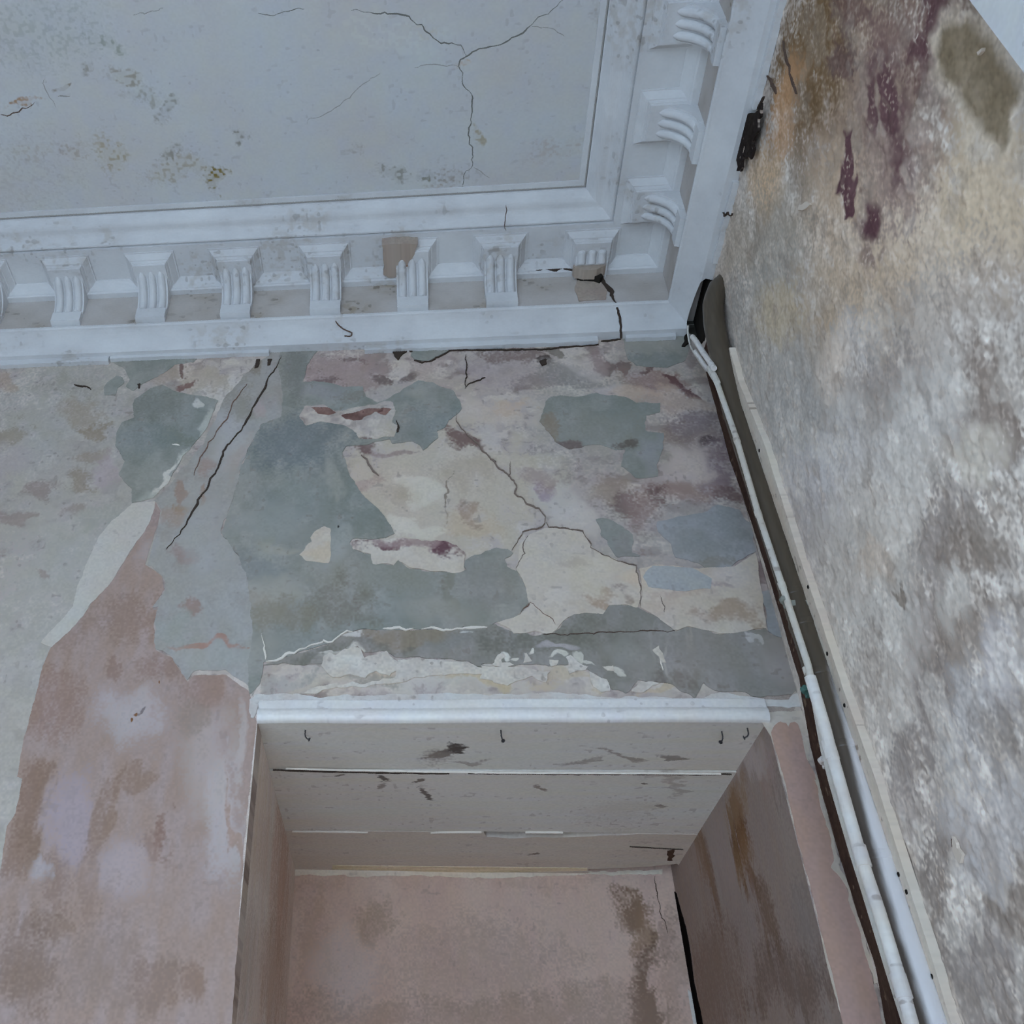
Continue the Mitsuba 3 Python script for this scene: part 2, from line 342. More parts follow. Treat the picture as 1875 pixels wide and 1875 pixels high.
grey_spots = [
(-.8764,2.8907,9.533,1.792,2.525,-12.77,.8,.8,92,104,113),
(-.9324,2.6781,14,1.099,-0.6972,-24.33,.8,.8,116,126,131),
(-.7349,2.6688,20.23,0.3639,-0.7016,-24.68,.8,.7,98,110,113),
(-.7044,2.5138,8.625,0.07814,-0.4752,-24.97,.8,.7,108,117,115),
(-.7876,2.7653,66.46,2.208,-0.291,-8.509,.8,.6,98,108,110),
(-.8095,2.7858,82.4,3.257,-0.6867,-19.4,.7,.7,118,126,124),
(-.8825,2.7844,109.1,6.679,-0.9833,-27.97,.7,.6,112,122,124),
(-.8894,3.1161,37.29,2.148,-0.5759,-10.44,.7,.7,96,104,108),
(-.6086,2.9258,16.14,-0.312,-1.041,-23.43,.8,.6,100,112,118),
(-.6259,3.0142,34.93,-0.4898,-1.849,-37.13,.7,.6,120,126,122),
(-.833,3.0473,25.46,1.098,-1.853,-36.21,.7,.7,116,122,130),
(-.7609,3.0345,19.29,0.4505,-2.776,-54.83,.7,.7,100,104,102),
(-.9214,2.6119,57.2,4.386,-0.7649,-30.98,.7,.6,112,122,116),
(-.9874,2.5992,51.21,-14.69,-75.32,-134.1,.6,.7,84,94,94),
(-.8922,2.6112,22.95,1.551,-2.299,-93.12,.7,.6,122,126,116),
(-.7854,2.6122,38.68,1.32,-0.4365,-17.53,.7,.7,124,134,140),
(-.793,2.6631,244.6,8.788,-6.338,-226.5,.4,.95,40,42,46),
(-.9464,2.5631,15.5,-0.9317,-7.386,-31.99,.8,.7,104,114,120),
(-.9267,2.4979,11.84,0.9623,-0.4446,-24.96,.8,.7,122,128,124),
(-.7693,2.4693,16.89,0.5142,-0.4163,-25.62,.8,.8,97,103,100),
(-.5671,2.4854,88.39,-3.148,-0.3436,-19.7,.7,.7,97,105,99),
(-.8773,2.4516,17.77,1.177,-0.555,-36.83,.8,.7,104,107,99),
(-.947,2.4881,24.7,2.176,-0.7194,-41.82,.8,.6,118,118,112),
(-.9538,2.3804,18.03,1.688,-0.3207,-29.9,.8,.6,118,126,126),
(-.6165,2.4476,15.58,-0.3079,-0.6579,-43.66,.8,.6,118,124,122),
(-.4999,2.5063,19.35,-1.105,-0.3972,-21.12,.8,.6,112,118,122),
(-.1482,2.6201,51.65,-8.517,-0.7027,-26.61,.8,.5,122,128,134),
(-.2781,2.9082,10.74,-1.226,-0.9815,-22.18,.8,.7,108,117,116),
(-.3568,2.9117,46.15,-4.22,-1.099,-24.83,.8,.7,112,102,88),
(-.3204,2.846,16.2,-4.222,-22.35,-65.38,.8,.8,92,80,86),
(-.2027,2.8606,47.59,-6.547,-2.134,-51.48,.7,.8,82,78,76),
(-.1542,2.8346,48.21,-7.365,-0.6973,-17.46,.7,.7,116,124,133),
(-.1006,3.0886,16.85,-2.643,-1.696,-30.2,.7,.6,96,108,114),
(-.0967,3.1615,16.51,-2.556,-2.117,-34.81,.7,.6,116,124,124),
(-.0915,2.6311,18.28,-3.326,-0.7206,-26.49,.8,.7,122,131,141),
(-.0372,2.6297,44.67,-8.887,-0.4337,-15.94,.8,.6,108,118,126),
(-.09,2.5534,19.94,-3.727,-1.397,-62.7,.7,.6,106,110,108),
(-.2491,2.5936,34.36,-4.621,-0.8514,-34.63,.8,.6,112,116,122),
(-1.1749,2.9076,26.67,3.809,-1.686,-40.28,.7,.6,90,104,98),
(-1.2317,2.91,19.88,3.161,-0.84,-20.07,.8,.6,100,112,118),
(-1.2142,3.0029,15.54,2.331,-1.085,-22.9,.8,.6,96,104,106),
(-1.1018,2.9211,69.67,-19.62,-9.4,-13.56,.6,.8,142,152,154),
(-1.1226,2.8647,65.25,-26.94,-17.7,-20.67,.6,.8,148,158,160),
(-1.1417,2.802,118.3,-26.96,-16.45,-28.01,.5,.85,156,164,166),
(-1.1629,2.7604,76.63,-50.54,-26.91,-24.48,.5,.85,150,158,160),
(-1.1811,2.7421,39.71,17.33,35.53,-77.41,.6,.7,126,136,138),
(-1.1674,2.8766,92.29,13.1,-16.41,-410,.4,.9,170,174,174),
(-1.1213,3.0028,138.5,74.27,49.09,-59.83,.5,.8,150,156,156)]
band_spots = [
(-.6649,2.4031,11.65,-0.04468,-0.7358,-59.81,.8,.8,110,105,93),
(-.8233,2.3607,14.04,2.867,10.36,-53.54,.8,.7,88,97,95),
(-.6967,2.385,24.25,0.1657,-1.013,-90.66,.7,.6,88,96,95),
(-.524,2.3831,16.09,-0.8265,-0.4387,-39.27,.8,.6,100,104,104),
(-.5867,2.3729,26.71,-0.8105,-0.7243,-68.96,.8,.6,108,114,118),
(-.4563,2.3815,12.56,-0.9325,-0.3303,-29.69,.8,.7,88,95,91),
(-.3296,2.3838,19.9,-2.327,-0.5085,-44.78,.8,.6,94,101,98),
(-.2758,2.3648,26.88,-3.653,-0.4642,-45.51,.8,.6,114,120,120),
(-.195,2.3494,181.1,-13.6,2.436,-21.64,.7,.8,128,130,126),
(-.2241,2.39,201.1,-30.59,-0.4544,-38.44,.7,.7,116,120,118),
(-.1583,2.3855,202.9,-35.42,-0.6278,-54.18,.7,.7,122,122,118),
(-.2179,2.3211,65.07,-0.451,6.135,-31.91,.8,.7,92,92,92),
(-.1786,2.3032,55.62,-9.593,-0.2287,-35.84,.8,.7,96,94,92),
(-.1041,2.3486,13.25,-2.586,-0.1992,-21.45,.8,.7,114,115,115),
(-.0142,2.3478,33.49,-7.567,-0.186,-20.03,.8,.7,122,122,124),
(-.2101,2.3568,303.3,55.29,28.49,-65.45,.35,1,164,166,162),
(-.4887,2.3485,105.5,-6.753,-0.6868,-75.81,.35,.95,158,162,156),
(-.469,2.3374,79.6,-5.653,-1.923,-229.4,.4,.9,156,160,154),
(-.4391,2.3495,227.3,-18.39,-0.8342,-91.16,.35,.95,160,164,158),
(-.3968,2.3404,79.71,31.82,87.96,-141.2,.4,.9,156,160,154),
(-.3686,2.342,82.66,50.49,51.23,-58.3,.4,.9,152,156,150),
(-.3479,2.3328,53.04,-14.03,-48.68,-223,.4,.9,150,154,148),
(-.3021,2.3295,81.42,-10.46,-1.394,-174.7,.4,.9,154,158,152),
(-.4008,2.3642,35.33,-3.304,-1.368,-135.6,.5,.8,134,134,142),
(-.4895,2.3504,114.8,-24.79,-14.11,-65.18,.35,.95,158,164,160),
(-.5576,2.3999,100.2,26.95,75.63,-185.2,.4,.8,142,150,150),
(-.748,2.4041,33.32,-6.899,-34.91,-108.6,.4,.9,148,154,156),
(-.7408,2.3672,52.59,1.148,-0.6905,-68.65,.4,.95,146,150,146),
(-.6871,2.3594,106.1,0.3849,-0.7606,-79.11,.4,.9,148,150,146),
(-.7944,2.3568,104.9,4.212,-1.295,-137.9,.4,.9,146,150,148),
(-.7592,2.3456,22.65,0.6408,-0.8107,-92.79,.5,.8,140,144,140),
(-.0526,2.3788,83.51,-76.39,-153,-117.9,.4,.8,140,144,146),
(-.272,2.3038,36.66,-5.135,-0.4548,-71.27,.7,.6,122,122,126)]
cream_spots = [
(-.3012,2.4603,40.19,-4.955,-1.067,-66,.9,.8,134,114,94),
(-.2557,2.4862,71.18,-9.756,-1.855,-104,.8,.7,116,104,98),
(-.0842,2.4236,19.55,-5.257,-6.587,-53.4,.9,.8,130,114,98),
(-.3496,2.5653,51.45,-5.341,-1.989,-87.77,.8,.6,126,117,112),
(-.2357,2.5287,45.2,-6.403,-0.7421,-36.15,.9,.6,158,143,124),
(-.3868,2.5846,50.91,-4.655,-0.824,-34.61,.8,.5,142,140,136),
(-.3144,2.5343,15.65,-1.818,-0.4348,-20.93,.9,.5,156,150,134),
(-.0665,2.5136,24.94,-4.912,-0.6375,-32.22,.8,.6,146,144,146),
(-.1551,2.4845,21.61,-3.673,-1.556,-87.24,.8,.5,140,126,118),
(-.1847,2.4547,27.2,-4.404,-0.7075,-44.43,.8,.5,150,140,128),
(-.0863,2.4909,36.23,-6.954,-2.395,-130.8,.8,.6,122,112,118),
(-.691,2.5992,32.1,0.1479,-1.148,-47.34,.9,.9,104,74,88),
(-.6995,2.5889,58.98,0.4293,-1.5,-63.51,.6,.8,88,56,70),
(-.5929,2.5829,26.36,-15.74,-26.4,-28.84,.9,.9,106,74,92),
(-.5878,2.5655,42.11,-13.66,-32.38,-67.62,.6,.8,84,54,70),
(-.6514,2.6053,11.8,-0.09234,-1.4,-56.69,.9,.8,124,105,110),
(-.5565,2.589,56.67,14.27,14.56,-34.37,.9,.7,104,80,88),
(-.7453,2.6112,58.29,1.257,-1.751,-70.31,.9,.8,100,82,90),
(-.8246,2.5883,38.81,1.814,-1.109,-47.37,.8,.6,154,142,122)]

diffuse('paint_base', wash((144, 140, 136), (128, 124, 125), base_spots, BACK, .5, False, .05, .35, lace=.8))
diffuse('plaster_pink', wash((139, 117, 110), (136, 122, 120), pink_spots, BACK, .5, False, .06, .15, stretch=(1.5, .6), k=0.86))
diffuse('limewash_pale', wash((125, 131, 135), (118, 124, 126), pale_spots, BACK, .5, False, .05, .2, stretch=(1.2, .8), lace=.3, lace_col=(112, 106, 104), chip_col=(138, 146, 152)))
diffuse('filler_grey', wash((104, 114, 117), (114, 122, 124), grey_spots, BACK, .5, False, .06, .3, stretch=(1.1, .8), lace=.28, lace_col=(84, 94, 96), chip_col=(128, 138, 140)))
diffuse('filler_band', wash((103, 108, 107), (112, 115, 116), band_spots, BACK, .5, False, .07, .35, stretch=(1.2, .6), lace=.3, lace_col=(84, 90, 88), chip_col=(124, 128, 128)))
diffuse('paint_cream', wash((151, 147, 137), (145, 142, 134), cream_spots, BACK, .5, False, .05, .25, lace=.3, lace_col=(128, 116, 108), chip_col=(164, 166, 162)))
diffuse('paint_overspill', wash((158, 168, 177), (146, 152, 156), [], BACK, .4, False, .06, .5, scale=3.))
flat('dirt_shade_dark', (52, 48, 46)); flat('crack_brown', (74, 64, 60)); flat('crack_soft', (98, 92, 90)); flat('void_black', (14, 13, 14)); flat('crack_red', (100, 80, 76))

# ---------------------------------------------------------------- the room
wall_out = Polygon([(-3.0, 0), (0, 0), (0, CEIL), (-3.0, CEIL)]).difference(sbox(XL, -1, XR, LINTEL + .02))
wb = obj('wall_back', slab(wall_out, on_back, 0, -.05), 'paint_base', kind='structure',
         label='tall back wall of stained and patched old plaster above the recess')

def back_patch(pts, lvl, mat, seed, label, rough=.0022, name='plaster_patch'):
    return obj(name, slab(ragged(pts, rough=rough, seed=seed), on_back, .0006 * lvl), mat, wb, label=label)

back_patch([(-1.1704,2.7305),(-1.17,2.7082),(-1.1763,2.6719),(-1.2028,2.6018),(-1.2283,2.5345),(-1.2505,2.5019),(-1.2717,2.4668),(-1.2583,2.4868),(-1.2831,2.4308),(-1.318,2.3864),(-1.326,2.3429),(-1.3252,2.2912),(-1.3276,2.2369),(-1.3269,2.1632),(-1.3241,2.1256),(-1.313,2.1216),(-1.3107,2.0614),(-1.3207,2.0379),(-1.3145,1.9812),(-1.3085,1.9269),(-1.2914,1.6767),(-.9094,1.6885),(-.9099,1.7484),(-.9165,2.0106),(-.9162,2.1076),(-.9145,2.2286),(-.9261,2.2732),(-.9347,2.2892),(-.9789,2.3214),(-1.0372,2.3218),(-1.0479,2.308),(-1.0843,2.3598),(-1.1162,2.3745),(-1.1294,2.4337),(-1.1251,2.464),(-1.1362,2.4647),(-1.1208,2.5094),(-1.1284,2.5425),(-1.1663,2.5702),(-1.1623,2.6183),(-1.1557,2.6713),(-1.1552,2.7078)], 1, 'plaster_pink', 1, 'bare pink plaster, lower left of the wall', .0015, 'pink_plaster')
back_patch([(-1.2204,2.7265),(-1.1713,2.7324),(-1.1682,2.7118),(-1.176,2.6701),(-1.2025,2.6001),(-1.2277,2.5312),(-1.271,2.4636),(-1.2608,2.4765),(-1.2826,2.4282),(-1.3175,2.3839),(-1.3412,2.3916),(-1.2953,2.4736),(-1.2939,2.5225),(-1.2835,2.5864),(-1.2759,2.6387),(-1.2543,2.6813),(-1.2296,2.71)], 2, 'lime_pale', 23, 'pale lime-coloured strip along the upper edge of the pink plaster', .002)
back_patch([(-1.1722,2.7324),(-1.1489,2.7676),(-1.1275,2.8093),(-1.0911,2.8837),(-1.0712,2.9533),(-1.0565,3.0216),(-1.0189,3.0957),(-.9809,3.1444),(-.9542,3.1732),(-.8934,3.1845),(-.878,3.0917),(-.8835,3.0134),(-.8928,2.9515),(-.9627,2.9416),(-.9885,2.87),(-.9989,2.8127),(-1.0066,2.7336),(-1.0218,2.6472),(-.9838,2.592),(-.9583,2.5357),(-.94,2.4569),(-.915,2.4252),(-.9161,2.3579),(-.9178,2.3006),(-.9286,2.2797),(-.9355,2.2982),(-.9799,2.3307),(-1.0381,2.3288),(-1.0485,2.3127),(-1.0849,2.3646),(-1.117,2.3794),(-1.125,2.4336),(-1.1237,2.4691),(-1.1353,2.4678),(-1.118,2.5093),(-1.1256,2.5424),(-1.1606,2.57),(-1.1594,2.6182),(-1.1528,2.6712),(-1.1537,2.7077)], 2, 'limewash_pale', 2, 'pale blue-grey limewash between pink plaster and grey filler', .003)
back_patch([(-.937,3.1722),(-.9002,3.1849),(-.8486,3.1744),(-.8731,3.1247),(-.8801,3.0683),(-.8338,3.0659),(-.7938,3.0499),(-.7449,3.0474),(-.7379,3.0152),(-.712,2.996),(-.6897,3.0039),(-.6448,3.0423),(-.6189,3.0592),(-.587,3.0484),(-.5495,3.0238),(-.5317,2.9961),(-.5296,2.9697),(-.5429,2.9486),(-.5588,2.9364),(-.5656,2.9154),(-.5844,2.9036),(-.5818,2.8867),(-.5943,2.8748),(-.6131,2.8508),(-.6219,2.8676),(-.634,2.8764),(-.6769,2.8732),(-.6831,2.8868),(-.7385,2.8724),(-.7755,2.8677),(-.7844,2.8535),(-.7673,2.7922),(-.7452,2.7445),(-.6914,2.6749),(-.674,2.6344),(-.6912,2.624),(-.7197,2.6212),(-.7571,2.6257),(-.7611,2.6151),(-.7535,2.5972),(-.7334,2.5862),(-.7192,2.5823),(-.7161,2.5615),(-.6769,2.5572),(-.6685,2.5691),(-.6463,2.5497),(-.6105,2.5422),(-.5611,2.5378),(-.539,2.544),(-.541,2.5611),(-.5393,2.5675),(-.5054,2.5833),(-.4815,2.5952),(-.4587,2.5904),(-.4494,2.5819),(-.4636,2.5658),(-.4615,2.5495),(-.4458,2.5411),(-.4353,2.509),(-.4257,2.47),(-.4367,2.4511),(-.4572,2.4288),(-.4888,2.4255),(-.5019,2.4164),(-.5381,2.4156),(-.6235,2.413),(-.729,2.4144),(-.7706,2.4067),(-.7923,2.3846),(-.8366,2.3703),(-.8712,2.3597),(-.912,2.3463),(-.9146,2.3006),(-.9321,2.2832),(-.9413,2.3509),(-.9365,2.4064),(-.95,2.4841),(-.9583,2.5357),(-.9838,2.592),(-1.0218,2.6472),(-1.0066,2.7336),(-.9989,2.8127),(-.9885,2.87),(-.9627,2.9416),(-.9224,2.9616),(-.9241,3.0336),(-.935,3.0947),(-.9441,3.1287)], 3, 'filler_grey', 3, 'large patch of smooth grey-green filler down the middle of the wall', .003, 'grey_patch')
back_patch([(-1.3467,3.1651),(-1.2964,3.168),(-1.2055,3.169),(-1.1322,3.171),(-1.1391,3.1463),(-1.182,3.144),(-1.2195,3.1041),(-1.2496,3.0851),(-1.2718,3.059),(-1.2894,3.0757),(-1.2848,3.0984),(-1.3084,3.1393)], 2, 'filler_grey', 4, 'small grey patch under the cornice at the left', .002, 'grey_patch')
back_patch([(-1.2641,3.0317),(-1.2302,3.0659),(-1.2055,3.0759),(-1.1731,3.054),(-1.129,3.0384),(-1.0961,3.0323),(-1.0689,3.0178),(-1.0768,2.9749),(-1.085,2.9371),(-1.0998,2.9045),(-1.1272,2.8528),(-1.1402,2.8137),(-1.1505,2.7791),(-1.1751,2.7419),(-1.1949,2.735),(-1.2207,2.7283),(-1.2254,2.7663),(-1.261,2.8063),(-1.2555,2.8457),(-1.282,2.8914),(-1.2886,2.9291),(-1.2784,2.9626),(-1.2547,2.9744),(-1.263,3.0052)], 3, 'filler_grey', 5, 'slate grey patch left of the diagonal crack', .002, 'grey_patch')
back_patch([(-1.3204,3.1118),(-1.3028,3.1063),(-1.2963,3.0875),(-1.3098,3.07),(-1.3125,3.0475),(-1.3357,3.0487),(-1.3441,3.0763),(-1.3285,3.1007)], 2, 'filler_grey', 6, 'tiny grey patch beside the larger left one', .002, 'grey_patch')
back_patch([(-.8725,2.9904),(-.8307,2.9951),(-.8042,2.9738),(-.785,2.9751),(-.7533,2.9847),(-.7151,2.9895),(-.6961,2.9997),(-.6801,2.9945),(-.6722,2.9676),(-.6801,2.9333),(-.666,2.9241),(-.6769,2.8907),(-.7078,2.8878),(-.7513,2.8896),(-.7548,2.9067),(-.7805,2.9292),(-.8349,2.9446),(-.8661,2.9329),(-.8804,2.9597)], 4, 'paint_base', 7, 'strip of beige paint with a maroon stain', .003, 'paint_patch')
for pts, s in (([(-.8561,2.9851),(-.8174,2.9855),(-.8008,2.9692),(-.8164,2.959),(-.8423,2.9668)], 71), ([(-.7877,2.9577),(-.7625,2.9675),(-.7404,2.9752),(-.7118,2.9783),(-.6801,2.9702),(-.6927,2.9555),(-.7148,2.9631),(-.74,2.9511),(-.7618,2.9404),(-.781,2.9465)], 72)):
    back_patch(pts, 5, 'maroon_stain', s, 'maroon stain on the beige strip', .004, 'maroon_patch')
back_patch([(-.3818,2.639),(-.3359,2.6335),(-.3105,2.6244),(-.3041,2.595),(-.278,2.5697),(-.2482,2.5529),(-.2239,2.5444),(-.2236,2.4818),(-.2337,2.4554),(-.2609,2.4597),(-.2857,2.4601),(-.2973,2.4414),(-.3499,2.4422),(-.377,2.4202),(-.3911,2.402),(-.4065,2.4022),(-.4216,2.4061),(-.4592,2.401),(-.4676,2.414),(-.4888,2.4255),(-.4501,2.4399),(-.4263,2.4623),(-.4324,2.505),(-.4455,2.5451),(-.4313,2.6023),(-.4164,2.623)], 4, 'paint_cream', 8, 'clean cream paint patch right of the grey filler', .0018, 'cream_patch')
back_patch([(-.22,2.5383),(-.1917,2.5477),(-.1116,2.538),(-.0487,2.5406),(-.005,2.5715),(-.0152,2.4669),(-.022,2.4082),(-.0589,2.4015),(-.1014,2.3966),(-.1551,2.4136),(-.1781,2.4023),(-.2035,2.4326),(-.2306,2.4554),(-.223,2.4818)], 4, 'paint_cream', 9, 'cream paint patch near the pipes, over the dark band', .0018, 'cream_patch')
back_patch([(-.7612,2.6187),(-.7455,2.6201),(-.7168,2.6193),(-.6627,2.6197),(-.6202,2.6169),(-.5752,2.614),(-.5531,2.6029),(-.5401,2.5817),(-.541,2.5611),(-.539,2.544),(-.5611,2.5378),(-.6105,2.5422),(-.6463,2.5497),(-.6685,2.5691),(-.6769,2.5572),(-.7161,2.5615),(-.7192,2.5823),(-.7334,2.5862),(-.7535,2.5972)], 4, 'paint_cream', 10, 'pale flake of paint with wine-red blotches', .003, 'cream_patch')
back_patch([(-.8161,2.6563),(-.8012,2.6486),(-.7988,2.6232),(-.8007,2.5633),(-.8466,2.5713),(-.8589,2.5856),(-.8485,2.6066),(-.8375,2.617),(-.841,2.6279),(-.833,2.6422)], 4, 'paint_cream', 11, 'small cream flake alone on the grey filler', .002, 'cream_patch')
back_patch([(-.3508,2.9781),(-.3341,2.9983),(-.2755,2.9954),(-.2414,3.0042),(-.1854,2.9857),(-.1625,2.969),(-.1125,2.9666),(-.1201,2.9414),(-.1499,2.9326),(-.1566,2.888),(-.1225,2.8816),(-.1268,2.8335),(-.1505,2.792),(-.1514,2.7644),(-.1925,2.7613),(-.2186,2.7946),(-.2053,2.8414),(-.2233,2.8373),(-.2493,2.8528),(-.2918,2.8497),(-.3134,2.8458),(-.3432,2.8664),(-.3515,2.8915),(-.3704,2.9224)], 2, 'filler_grey', 12, 'grey patch between mauve stains, right of the middle', .003, 'grey_patch')
back_patch([(-.1637,3.1714),(-.0932,3.1844),(-.0461,3.1932),(-.0238,3.1686),(-.0213,3.1399),(-.041,3.0907),(-.0849,3.0712),(-.1464,3.0801),(-.1618,3.1031),(-.1638,3.1427)], 2, 'filler_grey', 13, 'grey patch under the broken corner of the cornice', .002, 'grey_patch')
back_patch([(-.1726,2.6503),(-.1322,2.6577),(-.0846,2.6691),(-.0522,2.6854),(-.0151,2.6757),(-.0075,2.6499),(.0026,2.6369),(-.0041,2.5755),(-.0402,2.5523),(-.0557,2.5368),(-.0936,2.5337),(-.1126,2.5499),(-.1506,2.5668),(-.1548,2.5995),(-.1733,2.625)], 3, 'filler_blue', 14, 'square blue-grey patch beside the pipes', .002, 'grey_patch')
back_patch([(-.2099,2.5322),(-.1952,2.5457),(-.1609,2.543),(-.124,2.5383),(-.0942,2.5141),(-.1016,2.4911),(-.1637,2.4884),(-.2089,2.497),(-.2164,2.5205)], 5, 'filler_blue_pale', 15, 'light blue-grey oval patch on cream paint', .002, 'grey_patch')
back_patch([(-.2834,2.6577),(-.2664,2.6616),(-.2358,2.6436),(-.2198,2.6178),(-.2257,2.5767),(-.2109,2.5682),(-.2588,2.5693),(-.2684,2.5941),(-.2668,2.6065),(-.2783,2.6193)], 2, 'filler_grey', 16, 'small grey patch below the mauve stains', .003, 'grey_patch')
back_patch([(-.021,2.4821),(.0133,2.4928),(.0148,2.4831),(.0179,2.4308),(.0199,2.3803),(-.0094,2.3919),(-.0206,2.401),(-.0124,2.4519)], 3, 'filler_blue', 17, 'narrow blue-grey patch at the corner', .002, 'grey_patch')
back_patch([(-.9085,2.3433),(-.8711,2.3582),(-.8365,2.3689),(-.7923,2.3831),(-.7706,2.4052),(-.7289,2.4129),(-.6235,2.4115),(-.5381,2.4141),(-.4937,2.4225),(-.4923,2.4183),(-.4766,2.412),(-.4547,2.4026),(-.4071,2.399),(-.3876,2.4025),(-.3765,2.4183),(-.3545,2.445),(-.3352,2.4455),(-.2934,2.4468),(-.2851,2.4614),(-.247,2.4589),(-.2291,2.4508),(-.2087,2.4389),(-.1768,2.4036),(-.1565,2.4135),(-.1266,2.4075),(-.1011,2.3952),(-.0686,2.4048),(-.0224,2.4061),(-.0195,2.3913),(.0097,2.3865),(.0206,2.3193),(.0084,2.2986),(-.007,2.2765),(-.0576,2.2716),(-.0796,2.2785),(-.1312,2.2856),(-.1467,2.2978),(-.1662,2.2721),(-.1882,2.2825),(-.2032,2.2999),(-.2297,2.3035),(-.2568,2.3037),(-.2809,2.283),(-.3046,2.2866),(-.3249,2.3183),(-.336,2.3291),(-.3661,2.3365),(-.4033,2.3368),(-.428,2.3407),(-.4596,2.3373),(-.4784,2.3375),(-.5223,2.3415),(-.5113,2.3329),(-.5719,2.3511),(-.6339,2.3553),(-.6714,2.3556),(-.6965,2.3667),(-.7281,2.3634),(-.741,2.3781),(-.7725,2.3638),(-.8008,2.3569),(-.8065,2.3425),(-.8542,2.3429),(-.8925,2.3432)], 3, 'filler_band', 18, 'dark grey band of filler across the wall over the lintel', .003, 'grey_patch')
back_patch([(-.9311,2.2728),(-.9163,2.2825),(-.8443,2.2828),(-.8066,2.2737),(-.7635,2.279),(-.7266,2.2778),(-.6198,2.2817),(-.5352,2.2813),(-.4331,2.272),(-.5256,2.2789),(-.4025,2.2808),(-.3123,2.2735),(-.2225,2.2731),(-.1699,2.2681),(-.1231,2.2815),(-.0889,2.2759),(-.0585,2.2676),(-.0182,2.2661),(-.0094,2.2765),(.0043,2.2815),(.005,2.2539),(-.0791,2.2529),(-.2256,2.2534),(-.405,2.2539),(-.5268,2.2557),(-.4345,2.2547),(-.5753,2.2559),(-.7262,2.2577),(-.8182,2.2594),(-.913,2.2618),(-.9147,2.2454),(-.9185,2.2353),(-.9247,2.2353)], 4, 'paint_overspill', 19, 'white paint brushed onto the wall along the lintel', .003, 'white_paint')
for pts, sd in (([(-.8038,2.3533),(-.7916,2.3659),(-.7787,2.3603),(-.7631,2.3711),(-.7506,2.3764),(-.7346,2.3744),(-.7279,2.3562),(-.7122,2.3596),(-.6965,2.3631),(-.6871,2.3666),(-.6776,2.3521),(-.6652,2.3448),(-.6683,2.3271),(-.6838,2.3167),(-.7087,2.3239),(-.7272,2.3135),(-.7523,2.3207),(-.7708,2.3137),(-.793,2.321),(-.803,2.3353)], 51),
    ([(-.502,2.3377),(-.4928,2.3596),(-.4862,2.3632),(-.4806,2.3521),(-.4829,2.3411),(-.4627,2.3373),(-.4755,2.3338)], 52), ([(-.4452,2.3408),(-.4422,2.3591),(-.4359,2.359),(-.4347,2.3425)], 53), ([(-.2179,2.3697),(-.2112,2.3733),(-.2061,2.3568),(-.2038,2.3423),(-.2099,2.3424)], 54), ([(-.4026,2.3441),(-.3868,2.3469),(-.3909,2.3367),(-.4006,2.3325)], 55),
    ([(-.3739,2.3511),(-.3671,2.3565),(-.356,2.3437),(-.3355,2.3327),(-.3395,2.3255),(-.3547,2.3274),(-.3676,2.3222),(-.3692,2.3366)], 56), ([(-.3142,2.3307),(-.2923,2.3341),(-.2919,2.3252),(-.309,2.3235)], 57),
    ([(-.6683,2.3484),(-.6339,2.3535),(-.572,2.3476),(-.5175,2.3312),(-.4996,2.3258),(-.5425,2.3192),(-.6037,2.3161),(-.6653,2.3061),(-.7269,2.296),(-.7887,2.2901),(-.8132,2.2826),(-.8443,2.2828),(-.8076,2.2965),(-.727,2.303),(-.6714,2.3166)], 58),
    ([(-.5225,2.3378),(-.4786,2.3338),(-.4289,2.3298),(-.4047,2.3225),(-.4125,2.3047),(-.4363,2.3155),(-.462,2.305),(-.4782,2.2945),(-.5055,2.3053),(-.524,2.309)], 59), ([(-.2716,2.2846),(-.2543,2.3002),(-.2297,2.3035),(-.2185,2.2982),(-.237,2.2949),(-.2509,2.2828)], 60), ([(-.3368,2.3219),(-.3084,2.304),(-.3048,2.2848),(-.3231,2.2832),(-.334,2.2937)], 61)):
    back_patch(pts, 5, 'paint_white_old', sd, 'flake of old white paint on the lower wall', .004, 'white_flake')
diffuse('paint_white_old', wash((158, 160, 156), (140, 142, 138), [], BACK, .5, False, .1, .5, scale=5.))
diffuse('lime_pale', wash((146, 149, 147), (140, 142, 138), [], BACK, .5, False, .05, .2, scale=2.))
# pier right of the recess
back_patch([(-.071,2.23),(-.0649,2.2382),(-.052,2.2442),(-.0227,2.2464),(.0035,2.248),(.0019,2.2193),(-.011,2.1523),(-.0028,2.1246),(-.0073,2.011),(-.0063,1.8841),(-.0101,1.773),(-.0067,1.7165),(-.0558,1.7149),(-.0601,1.773),(-.0603,1.8547),(-.0569,1.9571),(-.0582,2.0272),(-.0577,2.1207),(-.0597,2.1979),(-.0671,2.2194)], 2, 'paint_cream', 20, 'cream smear at the head of the narrow pier', .0015, 'cream_patch')
back_patch([(-.0578,2.2082),(-.0515,2.2187),(-.0448,2.2247),(-.0388,2.2277),(-.0354,2.2253),(-.0308,2.2247),(-.0291,2.2181),(-.025,2.2247),(-.0165,2.2271),(-.0121,2.2232),(-.0111,2.2141),(-.0124,2.1889),(-.0135,2.1626),(-.0073,2.1355),(-.0074,2.1229),(-.0097,2.0654),(-.0101,2.0155),(-.0165,1.9887),(-.0092,1.9726),(-.0061,1.948),(-.0042,1.9027),(-.0047,1.859),(-.0056,1.8234),(-.0064,1.7889),(-.0083,1.7553),(-.0575,1.7539),(-.0594,1.7716),(-.0574,1.8399),(-.0585,1.8807),(-.0572,1.9521),(-.0583,2.0175),(-.0563,2.1114),(-.0581,2.1948)], 3, 'plaster_pink_pier', 21, 'bare pink plaster on the narrow pier', .001, 'pink_plaster')
